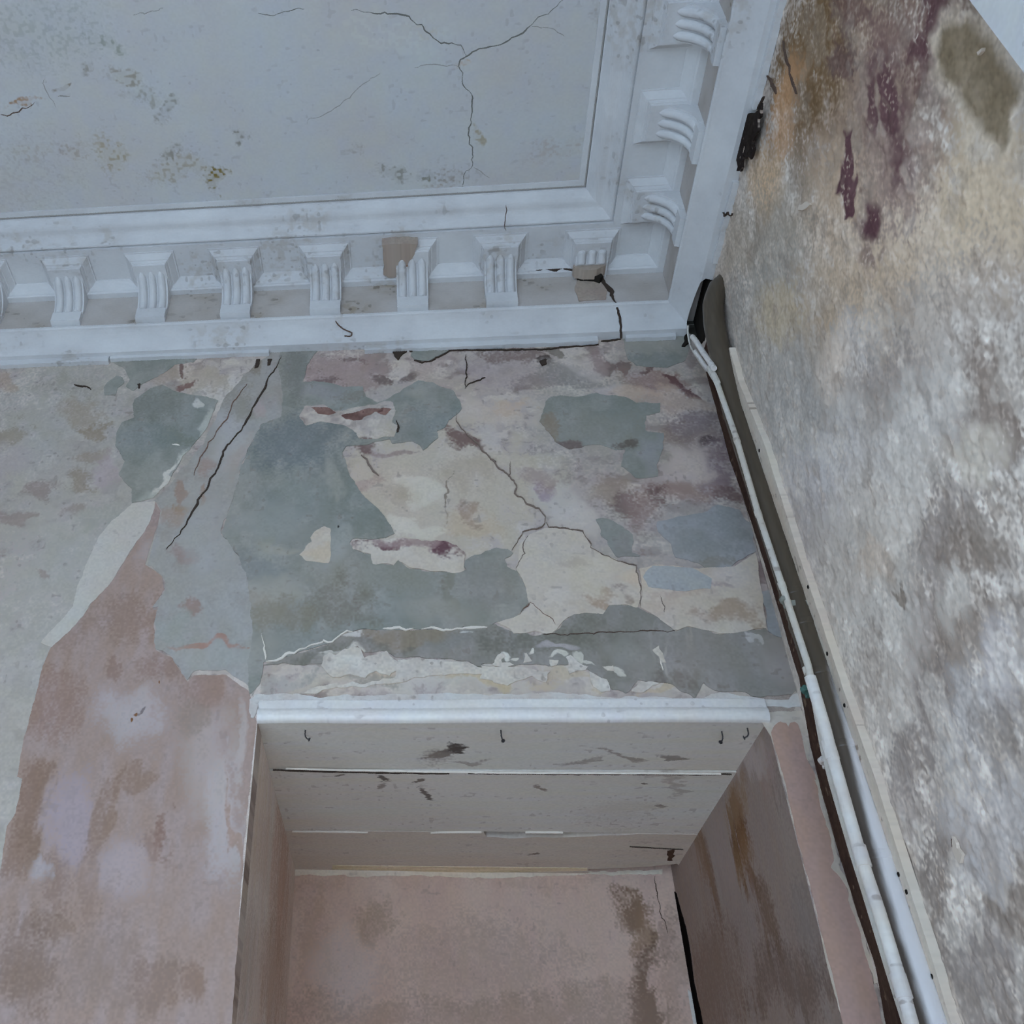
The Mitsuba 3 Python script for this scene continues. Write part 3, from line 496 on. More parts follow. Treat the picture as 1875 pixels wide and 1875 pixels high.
back_patch([(-.0081,2.1271),(-.003,2.1271),(-.0067,2.087),(-.0079,2.0337),(-.0071,1.9851),(-.0011,1.9579),(.0004,1.9028),(-.0007,1.8613),(.0024,1.828),(-.0056,1.8234),(-.0064,1.8612),(-.0066,1.9026),(-.0072,1.9529),(-.0116,1.9725),(-.02,1.9862),(-.0142,1.9976),(-.0116,2.0284),(-.012,2.0761)], 4, 'paint_cream', 22, 'ragged cream paint edge along the pier', .003, 'cream_patch')

diffuse('maroon_stain', wash((92, 66, 66), (112, 88, 86), [], BACK, .4, False, .12, .8, (66, 40, 44), scale=5.))
diffuse('filler_blue', wash((113, 122, 130), (121, 130, 139), grey_spots[35:38], BACK, .5, False, .06, .2, scale=1.5))
diffuse('filler_blue_pale', wash((134, 144, 152), (122, 132, 140), [], BACK, .5, False, .06, .2, scale=2.))
diffuse('plaster_pink_pier', wash((143, 113, 102), (134, 110, 104), [], BACK, .5, False, .05, .1, stretch=(1.5, .5), k=1.1))

for pts, w, sd in (([(-.7422,3.1682),(-.677,3.1598),(-.6025,3.1545),(-.5495,3.1532),(-.4555,3.1477),(-.3346,3.1442),(-.22,3.1517)], .0035, 61), ([(-1.2983,3.1633),(-1.2148,3.1678),(-1.1298,3.1676),(-1.0457,3.1693),(-.966,3.1711)], .0026, 62), ([(-.9507,3.1898),(-.88,3.1902),(-.7779,3.1851),(-.7461,3.1739)], .0026, 63), ([(-.2127,3.1621),(-.1703,3.1667)], .0026, 64), ([(-1.4918,3.1592),(-1.4381,3.1581),(-1.3913,3.1573)], .0026, 65)):
    obj('dirt_shade_line', ribbon(pts, on_back, w, .0035, sd, wiggle=.0015), 'dirt_shade_dark', wb)  # dark line for dirt plus the shade under the bead, put into the colour
for pts, w, mat, s in (
    ([(-.9351,3.1549),(-.9411,3.1334),(-.9491,3.105),(-.9595,3.0866),(-.963,3.068),(-.97,3.0313),(-.9785,3.0135),(-.9864,2.9913),(-.9939,2.9649),(-1.0016,2.9433),(-1.0089,2.9176),(-1.0229,2.8967),(-1.034,2.8802),(-1.0423,2.8575),(-1.0471,2.8181),(-1.0587,2.7875),(-1.065,2.7647),(-1.0808,2.724),(-1.0894,2.6985),(-1.0945,2.6696),(-1.1105,2.638),(-1.1263,2.6069)], .0042, 'dirt_shade_dark', 1),
    ([(-1.0067,3.0679),(-1.0356,3.0031),(-1.0438,2.9606),(-1.0665,2.9113),(-1.0851,2.8592),(-1.0992,2.8005)], .002, 'crack_red', 2),
    ([(-.5394,2.9571),(-.5434,2.9357),(-.5379,2.9184),(-.5237,2.8926),(-.5065,2.8711),(-.487,2.8418),(-.4681,2.809),(-.4779,2.8281),(-.4655,2.799),(-.4457,2.7795),(-.4313,2.7604),(-.4337,2.7285),(-.4196,2.7101),(-.3909,2.687),(-.379,2.6691),(-.3823,2.6519),(-.3951,2.6394),(-.4259,2.6296),(-.4376,2.6066),(-.4491,2.5861)], .0026, 'crack_soft', 3),
    ([(-.3806,2.6519),(-.3747,2.6431),(-.3356,2.6357),(-.3133,2.6287),(-.3059,2.6075),(-.3013,2.5908),(-.278,2.5697),(-.2479,2.5549),(-.2252,2.5464),(-.2252,2.5246),(-.2235,2.4934),(-.2263,2.4743),(-.2331,2.4554)], .0022, 'crack_soft', 4),
    ([(-.4184,2.6188),(-.432,2.594),(-.4264,2.5814),(-.4413,2.5572),(-.4471,2.5451)], .002, 'crack_soft', 5),
    ([(-.5146,3.1356),(-.5141,3.1094),(-.5142,3.0721),(-.5208,3.0291)], .0024, 'dirt_shade_dark', 6),
    ([(-.1902,2.4774),(-.1911,2.4623),(-.1895,2.4435)], .0012, 'crack_soft', 7),
    ([(-.4501,2.4399),(-.4395,2.4549),(-.426,2.4661),(-.4112,2.4545),(-.3942,2.4354),(-.3832,2.4203)], .0012, 'crack_red', 8),
    ([(-.6293,3.123),(-.6114,3.1158),(-.5918,3.1185),(-.5719,3.1317),(-.5484,3.1495)], .0035, 'dirt_shade_dark', 9),
    ([(-1.4161,3.0868),(-1.4014,3.0801),(-1.3882,3.0808),(-1.373,3.0709)], .003, 'dirt_shade_dark', 10),
    ([(-.4381,2.8122),(-.438,2.7886),(-.446,2.7749)], .0018, 'crack_soft', 11),
    ([(-.7425,2.8396),(-.7285,2.8228),(-.7191,2.7984),(-.7069,2.7861)], .004, 'crack_soft', 12),
    ([(-.519,3.0344),(-.4993,3.0498),(-.4759,3.0595)], .0018, 'dirt_shade_dark', 13),
    ([(-.4071,2.399),(-.3593,2.3999),(-.2959,2.4021),(-.2456,2.4022),(-.1768,2.4036)], .0014, 'crack_brown', 14)):
    obj('crack', ribbon(pts, on_back, w, .0034, s), mat, wb)
for pts, w, s in (([(-.9088,2.3462),(-.8868,2.3533),(-.8714,2.3626),(-.8556,2.3661),(-.843,2.3697),(-.8244,2.3827),(-.8052,2.3855),(-.7861,2.3897),(-.7737,2.4022),(-.7642,2.4088),(-.7514,2.4117)], .005, 31), ([(-.6969,2.4162),(-.6681,2.4158),(-.6394,2.4132)], .004, 32), ([(-.6251,2.4138),(-.6013,2.4135),(-.5698,2.4108),(-.5539,2.4143),(-.5319,2.4133),(-.5068,2.4122)], .006, 33), ([(-.9181,2.4062),(-.9153,2.3874),(-.9147,2.3726),(-.9094,2.3542)], .005, 34)):
    obj('flaking_edge', ribbon(pts, on_back, w, .004, s, wiggle=.003), 'paint_white_chip', wb, label='white flaking paint edge along the crack')
flat('paint_white_chip', (160, 165, 162))
for pts, s in (([(-.6803,3.1621),(-.657,3.1729),(-.6404,3.1646),(-.6339,3.1497),(-.6438,3.1551),(-.6538,3.146),(-.6605,3.1368),(-.6671,3.1252),(-.6753,3.1424)], 41), ([(-.993,3.146),(-.9811,3.1463),(-.9875,3.1215),(-.9939,3.117)], 42), ([(-.9656,3.1444),(-.9555,3.1448),(-.9575,3.127),(-.9641,3.125)], 43), ([(-.6723,2.9416),(-.6645,2.924),(-.6661,2.905),(-.6708,2.9031),(-.6692,2.9242)], 44), ([(-1.2635,3.0789),(-1.2572,3.0809),(-1.2554,3.0694),(-1.26,3.0674)], 45), ([(-.3544,3.1056),(-.3384,3.1132),(-.3383,3.0935),(-.3483,3.0885)], 46)):
    obj('dirt_flake', slab(ragged(pts, .003, .002, s), on_back, .004), 'dirt_shade_dark', wb)
back_patch([(-.6339,3.1521),(-.6106,3.1629),(-.5609,3.1687),(-.5483,3.1519),(-.5784,3.1321),(-.5983,3.1179),(-.6277,3.1253),(-.6357,3.1401)], 5, 'filler_grey', 47, 'loose grey flake hanging under the cornice', .001, 'loose_flake')

# recess
jamb_spots = [
(.2377,2.1502,-26.7,-6.984,6.815,-19.35,.6,.95,82,54,30),
(.2504,2.1063,-19.21,-12.53,10.07,-28.61,.8,.8,96,72,48),
(.2329,2.0377,-40.66,6.671,7.819,-30.54,.8,.8,88,64,46),
(.2188,2.1857,-13.74,-12.92,11.36,-27.08,.8,.7,104,86,66),
(.0332,2.1445,-13.94,-12.92,11.94,-26.99,.8,.7,108,94,94),
(-.0279,2.0997,-20.1,-1.992,7.798,-21.98,.8,.6,90,86,86),
(.1266,2.2089,-8.107,-7.588,15.25,-33.43,.8,.7,120,116,120),
(.4545,2.1183,-31.41,2.091,2.775,-9.872,.8,.8,86,68,56),
(.4876,2.1935,-24.98,1.896,4.375,-14,.8,.7,96,78,62),
(.6024,2.2128,-9.984,-9.625,9.428,-26.41,.8,.6,108,98,96),
(.3617,2.1472,-15.43,-3.598,3.924,-11.95,.8,.6,106,102,106),
(.3185,2.0038,-12.58,-1.394,4.196,-16.71,.8,.6,98,94,100),
(.1973,1.9675,-25.7,-0.5809,3.278,-13.78,.8,.8,84,68,58),
(.0346,1.9188,-13.27,-2.664,3.208,-13.21,.8,.6,92,90,94),
(.1853,1.8682,-4.495,-4.14,4.627,-18.97,.9,.7,80,68,64),
(.5696,1.9619,-5.016,-4.756,2.524,-10.35,.9,.6,88,74,68)]
recess_spots = [
(-.1953,2.1547,24.86,-3.467,0.6003,-34.73,.7,.9,86,68,54),
(-.1862,2.0982,39.35,-5.673,0.2947,-14.95,.8,.8,98,80,64),
(-.1783,2.0009,40.53,-6.098,0.252,-10.54,.8,.9,78,64,54),
(-.1938,1.9334,30.98,-4.613,0.6613,-24.68,.8,.8,82,66,56),
(-.7432,2.1102,27.88,0.3038,0.5407,-28.83,.9,.6,104,92,80),
(-.8863,2.0844,27.71,1.413,0.1715,-8.699,.9,.5,116,98,88),
(-.8062,2.0076,14.26,0.4164,0.2999,-13.04,.9,.7,124,116,118),
(-.3287,2.0954,11.65,-1.219,0.2929,-14.85,.9,.5,126,112,108),
(-.5343,2.0247,5.828,-0.2811,0.2954,-13.11,.9,.5,110,98,96),
(-.1208,2.0181,45.62,-7.579,0.2188,-9.422,.8,.6,112,96,90),
(-.5858,2.2075,3.305,-0.1055,0.814,-55.11,.9,.5,120,104,98),
(-.1297,2.0993,59.33,-9.484,0.3939,-19.98,.8,.6,100,86,82),
(-.5389,1.9293,2.567,-0.1238,0.6444,-24.25,.9,.5,100,88,84)]
diffuse('plaster_jamb', wash((106, 98, 96), (98, 92, 92), jamb_spots, RIGHTW, .5, False, .06, .2, stretch=(3., .5), k=1.2))
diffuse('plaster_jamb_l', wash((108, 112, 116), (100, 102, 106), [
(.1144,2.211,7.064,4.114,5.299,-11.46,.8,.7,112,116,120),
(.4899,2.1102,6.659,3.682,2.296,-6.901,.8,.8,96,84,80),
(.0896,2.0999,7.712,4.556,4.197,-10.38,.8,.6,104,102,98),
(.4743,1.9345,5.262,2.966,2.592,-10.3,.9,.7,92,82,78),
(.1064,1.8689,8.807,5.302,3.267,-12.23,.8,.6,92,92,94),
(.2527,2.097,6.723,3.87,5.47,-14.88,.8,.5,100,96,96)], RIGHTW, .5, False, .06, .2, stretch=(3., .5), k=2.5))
diffuse('plaster_recess', wash((131, 115, 109), (122, 106, 100), recess_spots, BACK, .5, False, .05, .3, stretch=(1.4, .7), k=1.5))
diffuse('paint_cream_recess', wash((148, 146, 136), (138, 134, 124), [], BACK, .5, False, .06, .3, scale=3., k=1.25))

def jamb(plane, side):
    v = [plane(np.array([u]), np.array([z]), np.array([t]))[0] for u in (.0, DEEP + .03) for z in (0., LINTEL + .1) for t in (0., -.05)]
    return hull(v)
obj('wall_recess_right', jamb(on_jamb_r, 1), 'plaster_jamb', kind='structure', label='right side of the recess, grey-brown with rusty water streaks')
obj('wall_recess_left', jamb(on_jamb_l, 0), 'plaster_jamb_l', kind='structure', label='left side of the recess, grey plaster')
wr = obj('wall_recess_back', box(XLB - .05, XRB + .05, DEEP, DEEP + .05, 0, LINTEL + .1), 'plaster_recess', kind='structure', label='back of the recess, pinkish plaster with a brown damp stain')
obj('cream_strip', slab(ragged([(-.9336,2.2258),(-.7075,2.2265),(-.4642,2.2274),(-.226,2.2295),(-.1104,2.2348),(-.1098,2.224),(-.2859,2.2215),(-.3753,2.2166),(-.4653,2.2105),(-.5253,2.2108),(-.6464,2.2139),(-.7689,2.2096),(-.8929,2.2128),(-.9301,2.2098)], rough=.003, seed=3), on_recess, .001), 'paint_cream_recess', wr, label='cream strip under the lintel boards')
obj('crack', ribbon([(-.1278,2.2202),(-.1285,2.179),(-.128,2.1387),(-.1185,2.0996)], on_recess, .002, .0012, 6), 'crack_brown', wr)
obj('blue_paint', slab(ragged([(-.0983,1.9897),(-.0916,1.9821),(-.0881,1.9412),(-.0908,1.9111),(-.0979,1.9159)], rough=.002, seed=9), on_recess, .001), 'paint_overspill', wr, label='pale blue paint sliver')
obj('joint_shade', slab(ragged([(.7628,2.2179),(.7171,2.1795),(.705,2.138),(.6879,2.1034),(.6875,2.0531),(.6976,1.9932),(.6896,1.9442),(.6861,1.9108),(.6853,1.8754),(.7445,1.8868),(.7357,1.9244),(.7423,1.9662),(.746,2.0225),(.7501,2.0701),(.7516,2.1221),(.7476,2.1701)], rough=.0015, seed=4), on_jamb_r, .002), 'void_black', 'wall_recess_right', label='dark sliver painted for the shade in the joint at the back corner')  # dark sliver laid on the jamb, coloured for the shade in the corner gap

# lintel boards
plank_spots = [
(-.5998,.1094,27.53,-4.762,47.88,51.76,.5,.9,72,70,72),
(-.5803,.0878,59.2,-4.876,26.23,65.07,.5,.9,56,54,56),
(-.614,.1289,44.14,0.4241,0.1673,38.28,.7,.6,96,94,94),
(-.3542,.1604,29.45,-5.093,26.37,59.51,.6,.7,96,96,98),
(-.191,.1463,46.01,-7.702,0.3567,64.37,.6,.8,86,86,88),
(-.2918,.1275,24.63,0.7055,-104,135.4,.6,.8,96,94,94),
(-.6975,.2178,120.5,5.201,0.6794,70.84,.5,.9,60,58,60),
(-.7744,.2114,139.7,10.42,0.8135,88.65,.5,.9,66,62,60),
(-.6215,.2819,155.4,-21.24,31.97,35.64,.5,.9,66,64,64),
(-.6267,.2241,121.1,1.742,0.8849,88.42,.5,.9,72,70,70),
(-.693,.2535,118.8,4.844,0.8059,68.85,.5,.8,88,86,86),
(-.1762,.2688,87.49,-14.45,0.3024,23.26,.7,.6,104,102,102),
(-.1952,.3706,104.7,-15.86,2.466,128.6,.5,.9,80,76,74),
(-.4134,.2718,123.2,19.99,-105.4,82,.5,.9,90,88,88),
(-.232,.2595,122.7,-26.31,77.92,161.8,.5,.9,70,68,68),
(-.1899,.2197,29.72,-4.84,0.6056,60.51,.6,.6,108,108,110),
(-.4065,.6063,107.2,-6.945,4.425,133.7,.5,.9,76,70,68),
(-.5573,.1484,44.07,-0.6249,0.5234,94.45,.6,.7,98,96,96),
(-.2697,.3988,13.7,-1.666,0.3258,15.66,.9,.5,124,126,126)]
diffuse('board_paint', wash((136, 144, 148), (132, 140, 145), plank_spots, LEVEL, .5, False, .04, .35, scale=1., stretch=(.3, 2.), k=1.36))
diffuse('board_paint_back', wash((124, 124, 121), (118, 118, 115), plank_spots[-3:], LEVEL, .5, False, .05, .3, stretch=(.3, 2.), k=1.5))
diffuse('wood_and_void_dark', wash((62, 46, 38), (50, 36, 30), [], LEVEL, .5, False, .15, .3, stretch=(.5, 6.), k=1.3))
diffuse('board_olive', wash((112, 110, 88), (120, 118, 102), [], LEVEL, .5, False, .08, .3, stretch=(.5, 6.), k=2.0))
seam1, seam2 = .1902, .4868
def plank(poly, dz, mat, label, seed):
    g = ragged(poly, .012, .0006, seed)
    return slab(g, lambda u, v, t: np.stack([u, v, LINTEL - t], -1), dz, dz - .018)
lx0, lx1 = -.935, -.052
lt = thing('lintel_boards', 'three white painted boards lining the underside of the lintel', 'boards')
obj('board', plank([(lx0, .002), (lx1, .002), (lx1, seam1 - .0015), (lx0, seam1 - .0015)], .001, 'board_paint', '', 1), 'board_paint', lt, label='front board')
obj('board', plank([(lx0, seam1 + .0015), (lx1, seam1 + .0015), (lx1, seam2 - .001), (lx0, seam2 - .001)], .004, 'board_paint', '', 2), 'board_paint', lt, label='middle board')
b3 = Polygon([(lx0, seam2 + .0015), (lx1, seam2 + .0015), (lx1, DEEP), (lx0, DEEP)])
b3 = b3.difference(ragged([(-.5143,.4669),(-.4508,.4603),(-.2072,.4544),(-.2044,.4913),(-.2576,.4979),(-.3451,.5124),(-.4093,.5124),(-.4476,.5205),(-.5032,.5115)], .005, .002, 5)).difference(ragged([(-.274,.6978),(-.2076,.6873),(-.1487,.6773),(-.0899,.6558),(-.0549,.7948),(-.2625,.8042)], .005, .001, 6))
obj('board', slab(max(b3.geoms, key=lambda g: g.area) if hasattr(b3, 'geoms') else b3, lambda u, v, t: np.stack([u, v, LINTEL - t], -1), .005, -.013), 'board_paint_back', lt, label='broken back board with dark gaps')
obj('cavity_shade', box(-.95, -.04, .055, DEEP + .02, LINTEL + .03, LINTEL + .06), 'wood_and_void_dark', lt, label='dark sheet added above the boards for the shade in the gaps')  # dark sheet added over the gaps, coloured for the shade of the void
obj('olive_strip', slab([(-.8409,.6928),(-.6455,.6924),(-.4895,.69),(-.2772,.6887),(-.2754,.7057),(-.5245,.726),(-.843,.7174)], on_lintel, .0022), 'board_olive', lt, label='unpainted olive strip')
obj('bare_wood', slab(ragged([(-.1249,.5806),(-.111,.5699),(-.1087,.6009),(-.1034,.606),(-.1088,.6221),(-.1046,.6358),(-.1157,.6362),(-.1161,.6117),(-.1215,.6014)], .003, .001, 3), on_lintel, .0022), 'wood_and_void_dark', lt, label='bare brown wood chip')
for pts, s in (([(-.9088,.4906),(-.8419,.4906),(-.7489,.4917)], 1), ([(-.6175,.4901),(-.5654,.487),(-.5137,.4857)], 2), ([(-.424,.4834),(-.3477,.4831)], 3)):
    obj('lit_paint_edge', ribbon(pts, on_lintel, .004, .004, s, wiggle=.0004), 'paint_white_chip', lt)
for pts, s in (([(-.9093,.1859),(-.8145,.1922),(-.6966,.1967),(-.5798,.1985)], 4), ([(-.545,.1969),(-.4072,.1984),(-.294,.1988),(-.1824,.1978),(-.075,.1969)], 5), ([(-.2053,.5578),(-.1338,.5646),(-.0945,.5705)], 6)):
    obj('grime_line', ribbon(pts, on_lintel, .0025, .003, s, wiggle=.001), 'dirt_shade_dark', lt)
obj('lit_paint_edge', ribbon([(-.8845,.1788),(-.8138,.1838),(-.7667,.1862),(-.6379,.1907),(-.4646,.1948),(-.2386,.1943),(-.0945,.1957)], on_lintel, .0028, .0034, 9, wiggle=.0006), 'paint_white_chip', lt)  # pale line painted for the lit front edge of the middle board

scene['trim_gloss'] = {'type': 'principled', 'base_color': proc(wash((170, 182, 192), (160, 172, 182), [], BACK, .5, False, .04, .3, scale=2.)), 'roughness': .35, 'specular': .4}
# bright moulding along the lower edge of the wall: flat above, bead below
prof = [(0, .0435), (.004, .043), (.006, .040), (.006, .026), (.0075, .024), (.011, .021), (.013, .016), (.013, .010), (.011, .004), (.007, .0005), (0, 0)]
tv = np.array([[x, -d, LINTEL - .003 + h] for x in np.linspace(XL, XR + .003, 60) for d, h in prof])
tv[:, 2] += (meshkit.fbm(np.c_[tv[:, 0] * 6, tv[:, 0] * 0, tv[:, 1] * 20], 2, 3) - .5) * .003
n, k = 60, len(prof); tf = []
for i in range(n - 1):
    for j in range(k):
        j2 = (j + 1) % k; tf += [(i * k + j, i * k + j2, (i + 1) * k + j2), (i * k + j, (i + 1) * k + j2, (i + 1) * k + j)]
tf += [(0, j + 1, j) for j in range(1, k - 1)] + [((n - 1) * k, (n - 1) * k + j, (n - 1) * k + j + 1) for j in range(1, k - 1)]
tr = obj('lintel_trim', outward(trimesh.Trimesh(tv, tf, process=False)), 'trim_gloss', smooth=40, label='glossy white wooden trim along the front edge of the lintel', cat='trim')
obj('crack', ribbon([(-.2197,2.2352),(-.2068,2.2419),(-.1831,2.2435),(-.1579,2.2368),(-.1468,2.2341)], lambda u, v, t: np.stack([u, -.0062 - t, v], -1), .0018, .0005, 2), 'crack_brown', tr)
obj('crack', ribbon([(-.1108,2.24),(-.0966,2.2383),(-.0832,2.2333),(-.0706,2.2316)], lambda u, v, t: np.stack([u, -.0062 - t, v], -1), .0022, .0005, 3), 'dirt_shade_dark', tr)

# bent nails under the front board
scene['rust'] = {'type': 'principled', 'base_color': {'type': 'rgb', 'value': [.05, .045, .045]}, 'roughness': .6, 'metallic': .3}
def bent_nail(x, y, seed, label):
    t = thing('bent_nail', label, 'nail', 'bent nails under the lintel')
    z = LINTEL - .001
    a = .5 + .7 * seed
    c, s = math.cos(a), math.sin(a)
    pts = [(0, 0, .004), (0, 0, -.010), (.001 * c, .001 * s, -.016), (.005 * c, .005 * s, -.020), (.011 * c, .011 * s, -.021)]
    obj('shank', tube(resample(np.array(pts) * .75 + (x, y, z), .002), .0012, 8), 'rust', t, smooth=40)
    h = trimesh.creation.cylinder(.0034, .0014, sections=14); h.apply_transform(trimesh.geometry.align_vectors([0, 0, 1], [c, s, -.15])); h.apply_translation((x + .0087 * c, y + .0087 * s, z - .0158))
    obj('head', h, 'rust', t)
for i, ((x, y), lab) in enumerate(zip([(-.8323,.0302),(-.4929,.0307),(-.125,.0353),(-.0859,.0232)], ('rusty bent nail near the left end of the front lintel board', 'rusty bent nail in the middle of the front lintel board', 'rusty bent nail towards the right end of the front lintel board', 'short rusty nail at the right end of the front lintel board, beside the recess corner'))):
    bent_nail(x, y, i, lab)

# ---------------------------------------------------------------- right wall: rough, flaking, efflorescent plaster
right_spots = [
(-.7853,2.8222,-1.275,-3.292,4.906,-2.302,.6,.9,108,95,82),
(-.7301,3.0051,-2.042,-6.524,7.312,-3.294,.7,.95,86,72,52),
(-.629,3.0375,-2.619,-14.62,11.8,-5.767,.7,.8,132,104,76),
(-.4822,3.0393,-3.536,-12.83,15.5,-9.137,.7,.8,144,120,88),
(-.7102,2.5839,-2.198,-1.963,7.225,-5.274,.7,.7,142,129,112),
(-.8444,2.6875,-2.76,-6.171,9.351,-4.417,.6,.8,110,98,92),
(-.7679,2.4722,-4.576,-4.049,9.571,-7.209,.7,.6,148,140,126),
(-.8774,2.4135,-7.598,-6.659,9.018,-6.182,.7,.7,146,136,116),
(-.4218,2.9319,-3.034,-4.881,6.266,-4.449,.8,.7,112,112,106),
(-.3308,2.7922,-2.599,-2.398,5.28,-4.748,.8,.7,112,116,116),
(-.5755,2.5892,-3.246,-2.922,11.07,-9.347,.8,.6,136,123,104),
(-.4944,2.5862,-6.082,-5.5,15.25,-14,.8,.5,128,112,88),
(-.3627,2.8267,-6.642,-6.129,16.31,-13.92,.8,.7,134,126,106),
(-.6216,2.4373,-5.327,-4.745,9.464,-8.783,.8,.7,118,113,107),
(-.5377,2.5333,-10.04,-9.035,13.63,-12.58,.8,.6,142,146,150),
(-.3337,2.6054,-0.1663,-4.06,6.984,-5.564,.8,.7,124,130,134),
(-.685,2.3786,-3.51,-10.53,7.639,-5.398,.8,.6,140,140,138),
(-.7993,2.3243,-6.402,-11.13,11.63,-8.12,.8,.6,122,118,114),
(-.7587,2.2137,-12.27,-10.72,10.11,-10.31,.7,.8,104,98,94),
(-.6436,2.2723,-3.921,-17.54,19.77,-14.87,.7,.7,112,108,106),
(-.4672,2.5561,-9.141,-8.266,14.8,-14.32,.6,.7,152,146,138),
(-.5565,2.4118,-0.1752,-13.08,10.65,-7.148,.7,.7,116,114,114),
(-.6224,2.3284,-5.121,-14.78,10.31,-8.285,.8,.6,146,150,150),
(-.473,2.3682,-1.61,-5.225,8.663,-7.934,.8,.7,142,145,145),
(-.6758,2.2176,-10.87,-9.547,21.63,-24.29,.8,.7,150,150,142),
(-.3031,2.4695,-0.7445,-7.354,9.031,-8.242,.8,.7,130,133,138),
(-.2086,2.4332,-2.152,-8.505,9.156,-10.07,.8,.6,120,120,122),
(-.4127,2.3009,-2.347,-7.154,6.809,-7.081,.8,.7,140,140,136),
(-.515,2.2946,-6.069,-17.59,16.59,-15.63,.8,.5,150,152,150),
(-.5679,2.1674,-2.548,-16.74,12.11,-10.08,.7,.8,110,108,108),
(-.5996,2.1135,-9.793,-16.08,20.91,-24.27,.7,.8,102,98,94),
(-.6664,2.1238,-14.38,-12.57,14.86,-19.21,.8,.6,112,110,106),
(-.4495,2.1124,-4.972,-17.8,8.327,-9.378,.7,.8,116,114,114),
(-.5285,2.0498,-4.635,-14.42,11.13,-12.41,.7,.8,108,104,100),
(-.5475,2.0891,-21.22,-18.65,17.41,-26.97,.7,.7,142,144,142),
(-.3114,2.1877,-2.445,-10.72,6.084,-7.206,.8,.7,142,145,143),
(-.1943,2.1657,-3.22,-14.24,6.313,-8.489,.8,.7,120,117,114),
(-.3597,2.0318,-4.522,-22.06,7.482,-9.196,.7,.8,106,105,106),
(-.3437,2.102,-12.06,-21.44,15.1,-23.03,.7,.7,148,150,148),
(-.4916,1.9733,-8.859,-13.98,9.498,-15.24,.7,.7,134,138,142),
(-.5806,1.9791,-18.93,-16.51,10.66,-19.28,.7,.7,142,148,156),
(-.5214,1.9265,-14.8,-12.92,15,-31.97,.8,.6,112,112,112),
(-.2523,1.9764,-8.234,-7.317,6.945,-16.95,.8,.6,122,120,120),
(-.3166,1.8823,-4.457,-19.57,6.848,-10.01,.7,.8,100,98,98),
(-.4331,1.8897,-5.288,-13.81,11.89,-18.54,.7,.8,140,143,146),
(-.4201,1.8104,-10.77,-32.9,10.24,-16.26,.7,.8,104,101,98),
(-.3612,1.8416,-18.25,-60.46,12.81,-20.54,.6,.8,140,144,148),
(-.2121,1.844,-4.263,-15.26,7.943,-14.59,.8,.6,104,103,102),
(-.2773,1.7637,-3.305,-10.09,8.157,-16.22,.8,.7,102,101,102),
(-.3315,1.7906,-9.248,-22.54,16.96,-34.82,.8,.6,116,116,118),
(-.2982,2.6395,-0.3263,-13,11.61,-9.323,.8,.5,116,120,122),
(-.4013,2.2628,-11.13,-9.947,26.07,-36.44,.8,.5,146,136,124),
(-.2714,3.0968,-1.62,-11.86,9.776,-6.612,.8,.7,116,112,104),
(-.1596,3.0313,-1.562,-10.19,8.993,-6.916,.8,.7,110,112,112),
(-.4376,2.185,-35.83,-31.84,49.51,-74.09,.5,.9,104,102,98),
(-.7754,2.61,-5.158,-9.045,11.82,-6.815,.8,.8,112,100,98),
(-.7342,2.66,-16.95,-23.21,11.06,-6.798,.8,.6,122,112,104),
(-.9511,2.6305,-7.935,-16.24,14.76,-6.04,.7,.8,84,68,70),
(-.8947,2.7439,-4.791,-11.04,21.03,-8.762,.8,.7,92,76,78),
(-.7868,2.8803,-14.73,-13.3,40.71,-21.38,.6,.8,78,64,66),
(-.8543,2.8717,-13.83,-12.43,32.87,-15.81,.7,.7,84,68,70)]
purple1 = [(-.7252,2.7967),(-.7377,2.7675),(-.7143,2.7373),(-.697,2.7308),(-.6972,2.7099),(-.7106,2.7081),(-.7012,2.6919),(-.6896,2.6889),(-.6675,2.681),(-.6508,2.6967),(-.6404,2.7072),(-.6548,2.7275),(-.6539,2.7579),(-.6834,2.777),(-.7093,2.7791)]
purple2 = [(-.6986,2.6622),(-.7125,2.6383),(-.7193,2.6116),(-.706,2.6042),(-.6971,2.5906),(-.6818,2.604),(-.6638,2.6396),(-.6729,2.6539),(-.6887,2.6511)]
purple3 = [(-.8105,2.8071),(-.8616,2.7634),(-.8636,2.7081),(-.8613,2.6711),(-.8495,2.6443),(-.8226,2.6276),(-.8104,2.5871),(-.7808,2.5738),(-.7566,2.6022),(-.7601,2.6424),(-.7908,2.6406),(-.7585,2.7249),(-.78,2.7649)]
purple4 = [(-.9606,2.7176),(-.9928,2.6467),(-.9812,2.6391),(-.9615,2.6398),(-.9283,2.65),(-.9215,2.6272),(-.9015,2.6573),(-.8851,2.6844),(-.9036,2.6986),(-.9308,2.6777)]
purple5 = [(-.6508,2.6457),(-.6801,2.6138),(-.7135,2.5755),(-.6931,2.56),(-.6438,2.5733),(-.629,2.6215)]
olive = [(-.9631,2.6244),(-.992,2.5805),(-.9979,2.5166),(-.9967,2.4498),(-.9785,2.4334),(-.9388,2.4203),(-.9214,2.4389),(-.9233,2.5023),(-.918,2.5505),(-.9182,2.6025),(-.929,2.6207),(-.9468,2.6174)]
pale_edge = [(-.94,2.6511),(-.9744,2.6372),(-1.0004,2.5901),(-1.0059,2.4972),(-.9963,2.4405),(-.9771,2.4229),(-.9405,2.4083),(-.9155,2.4322),(-.9147,2.5031),(-.9097,2.558),(-.9083,2.6092),(-.927,2.6485)]
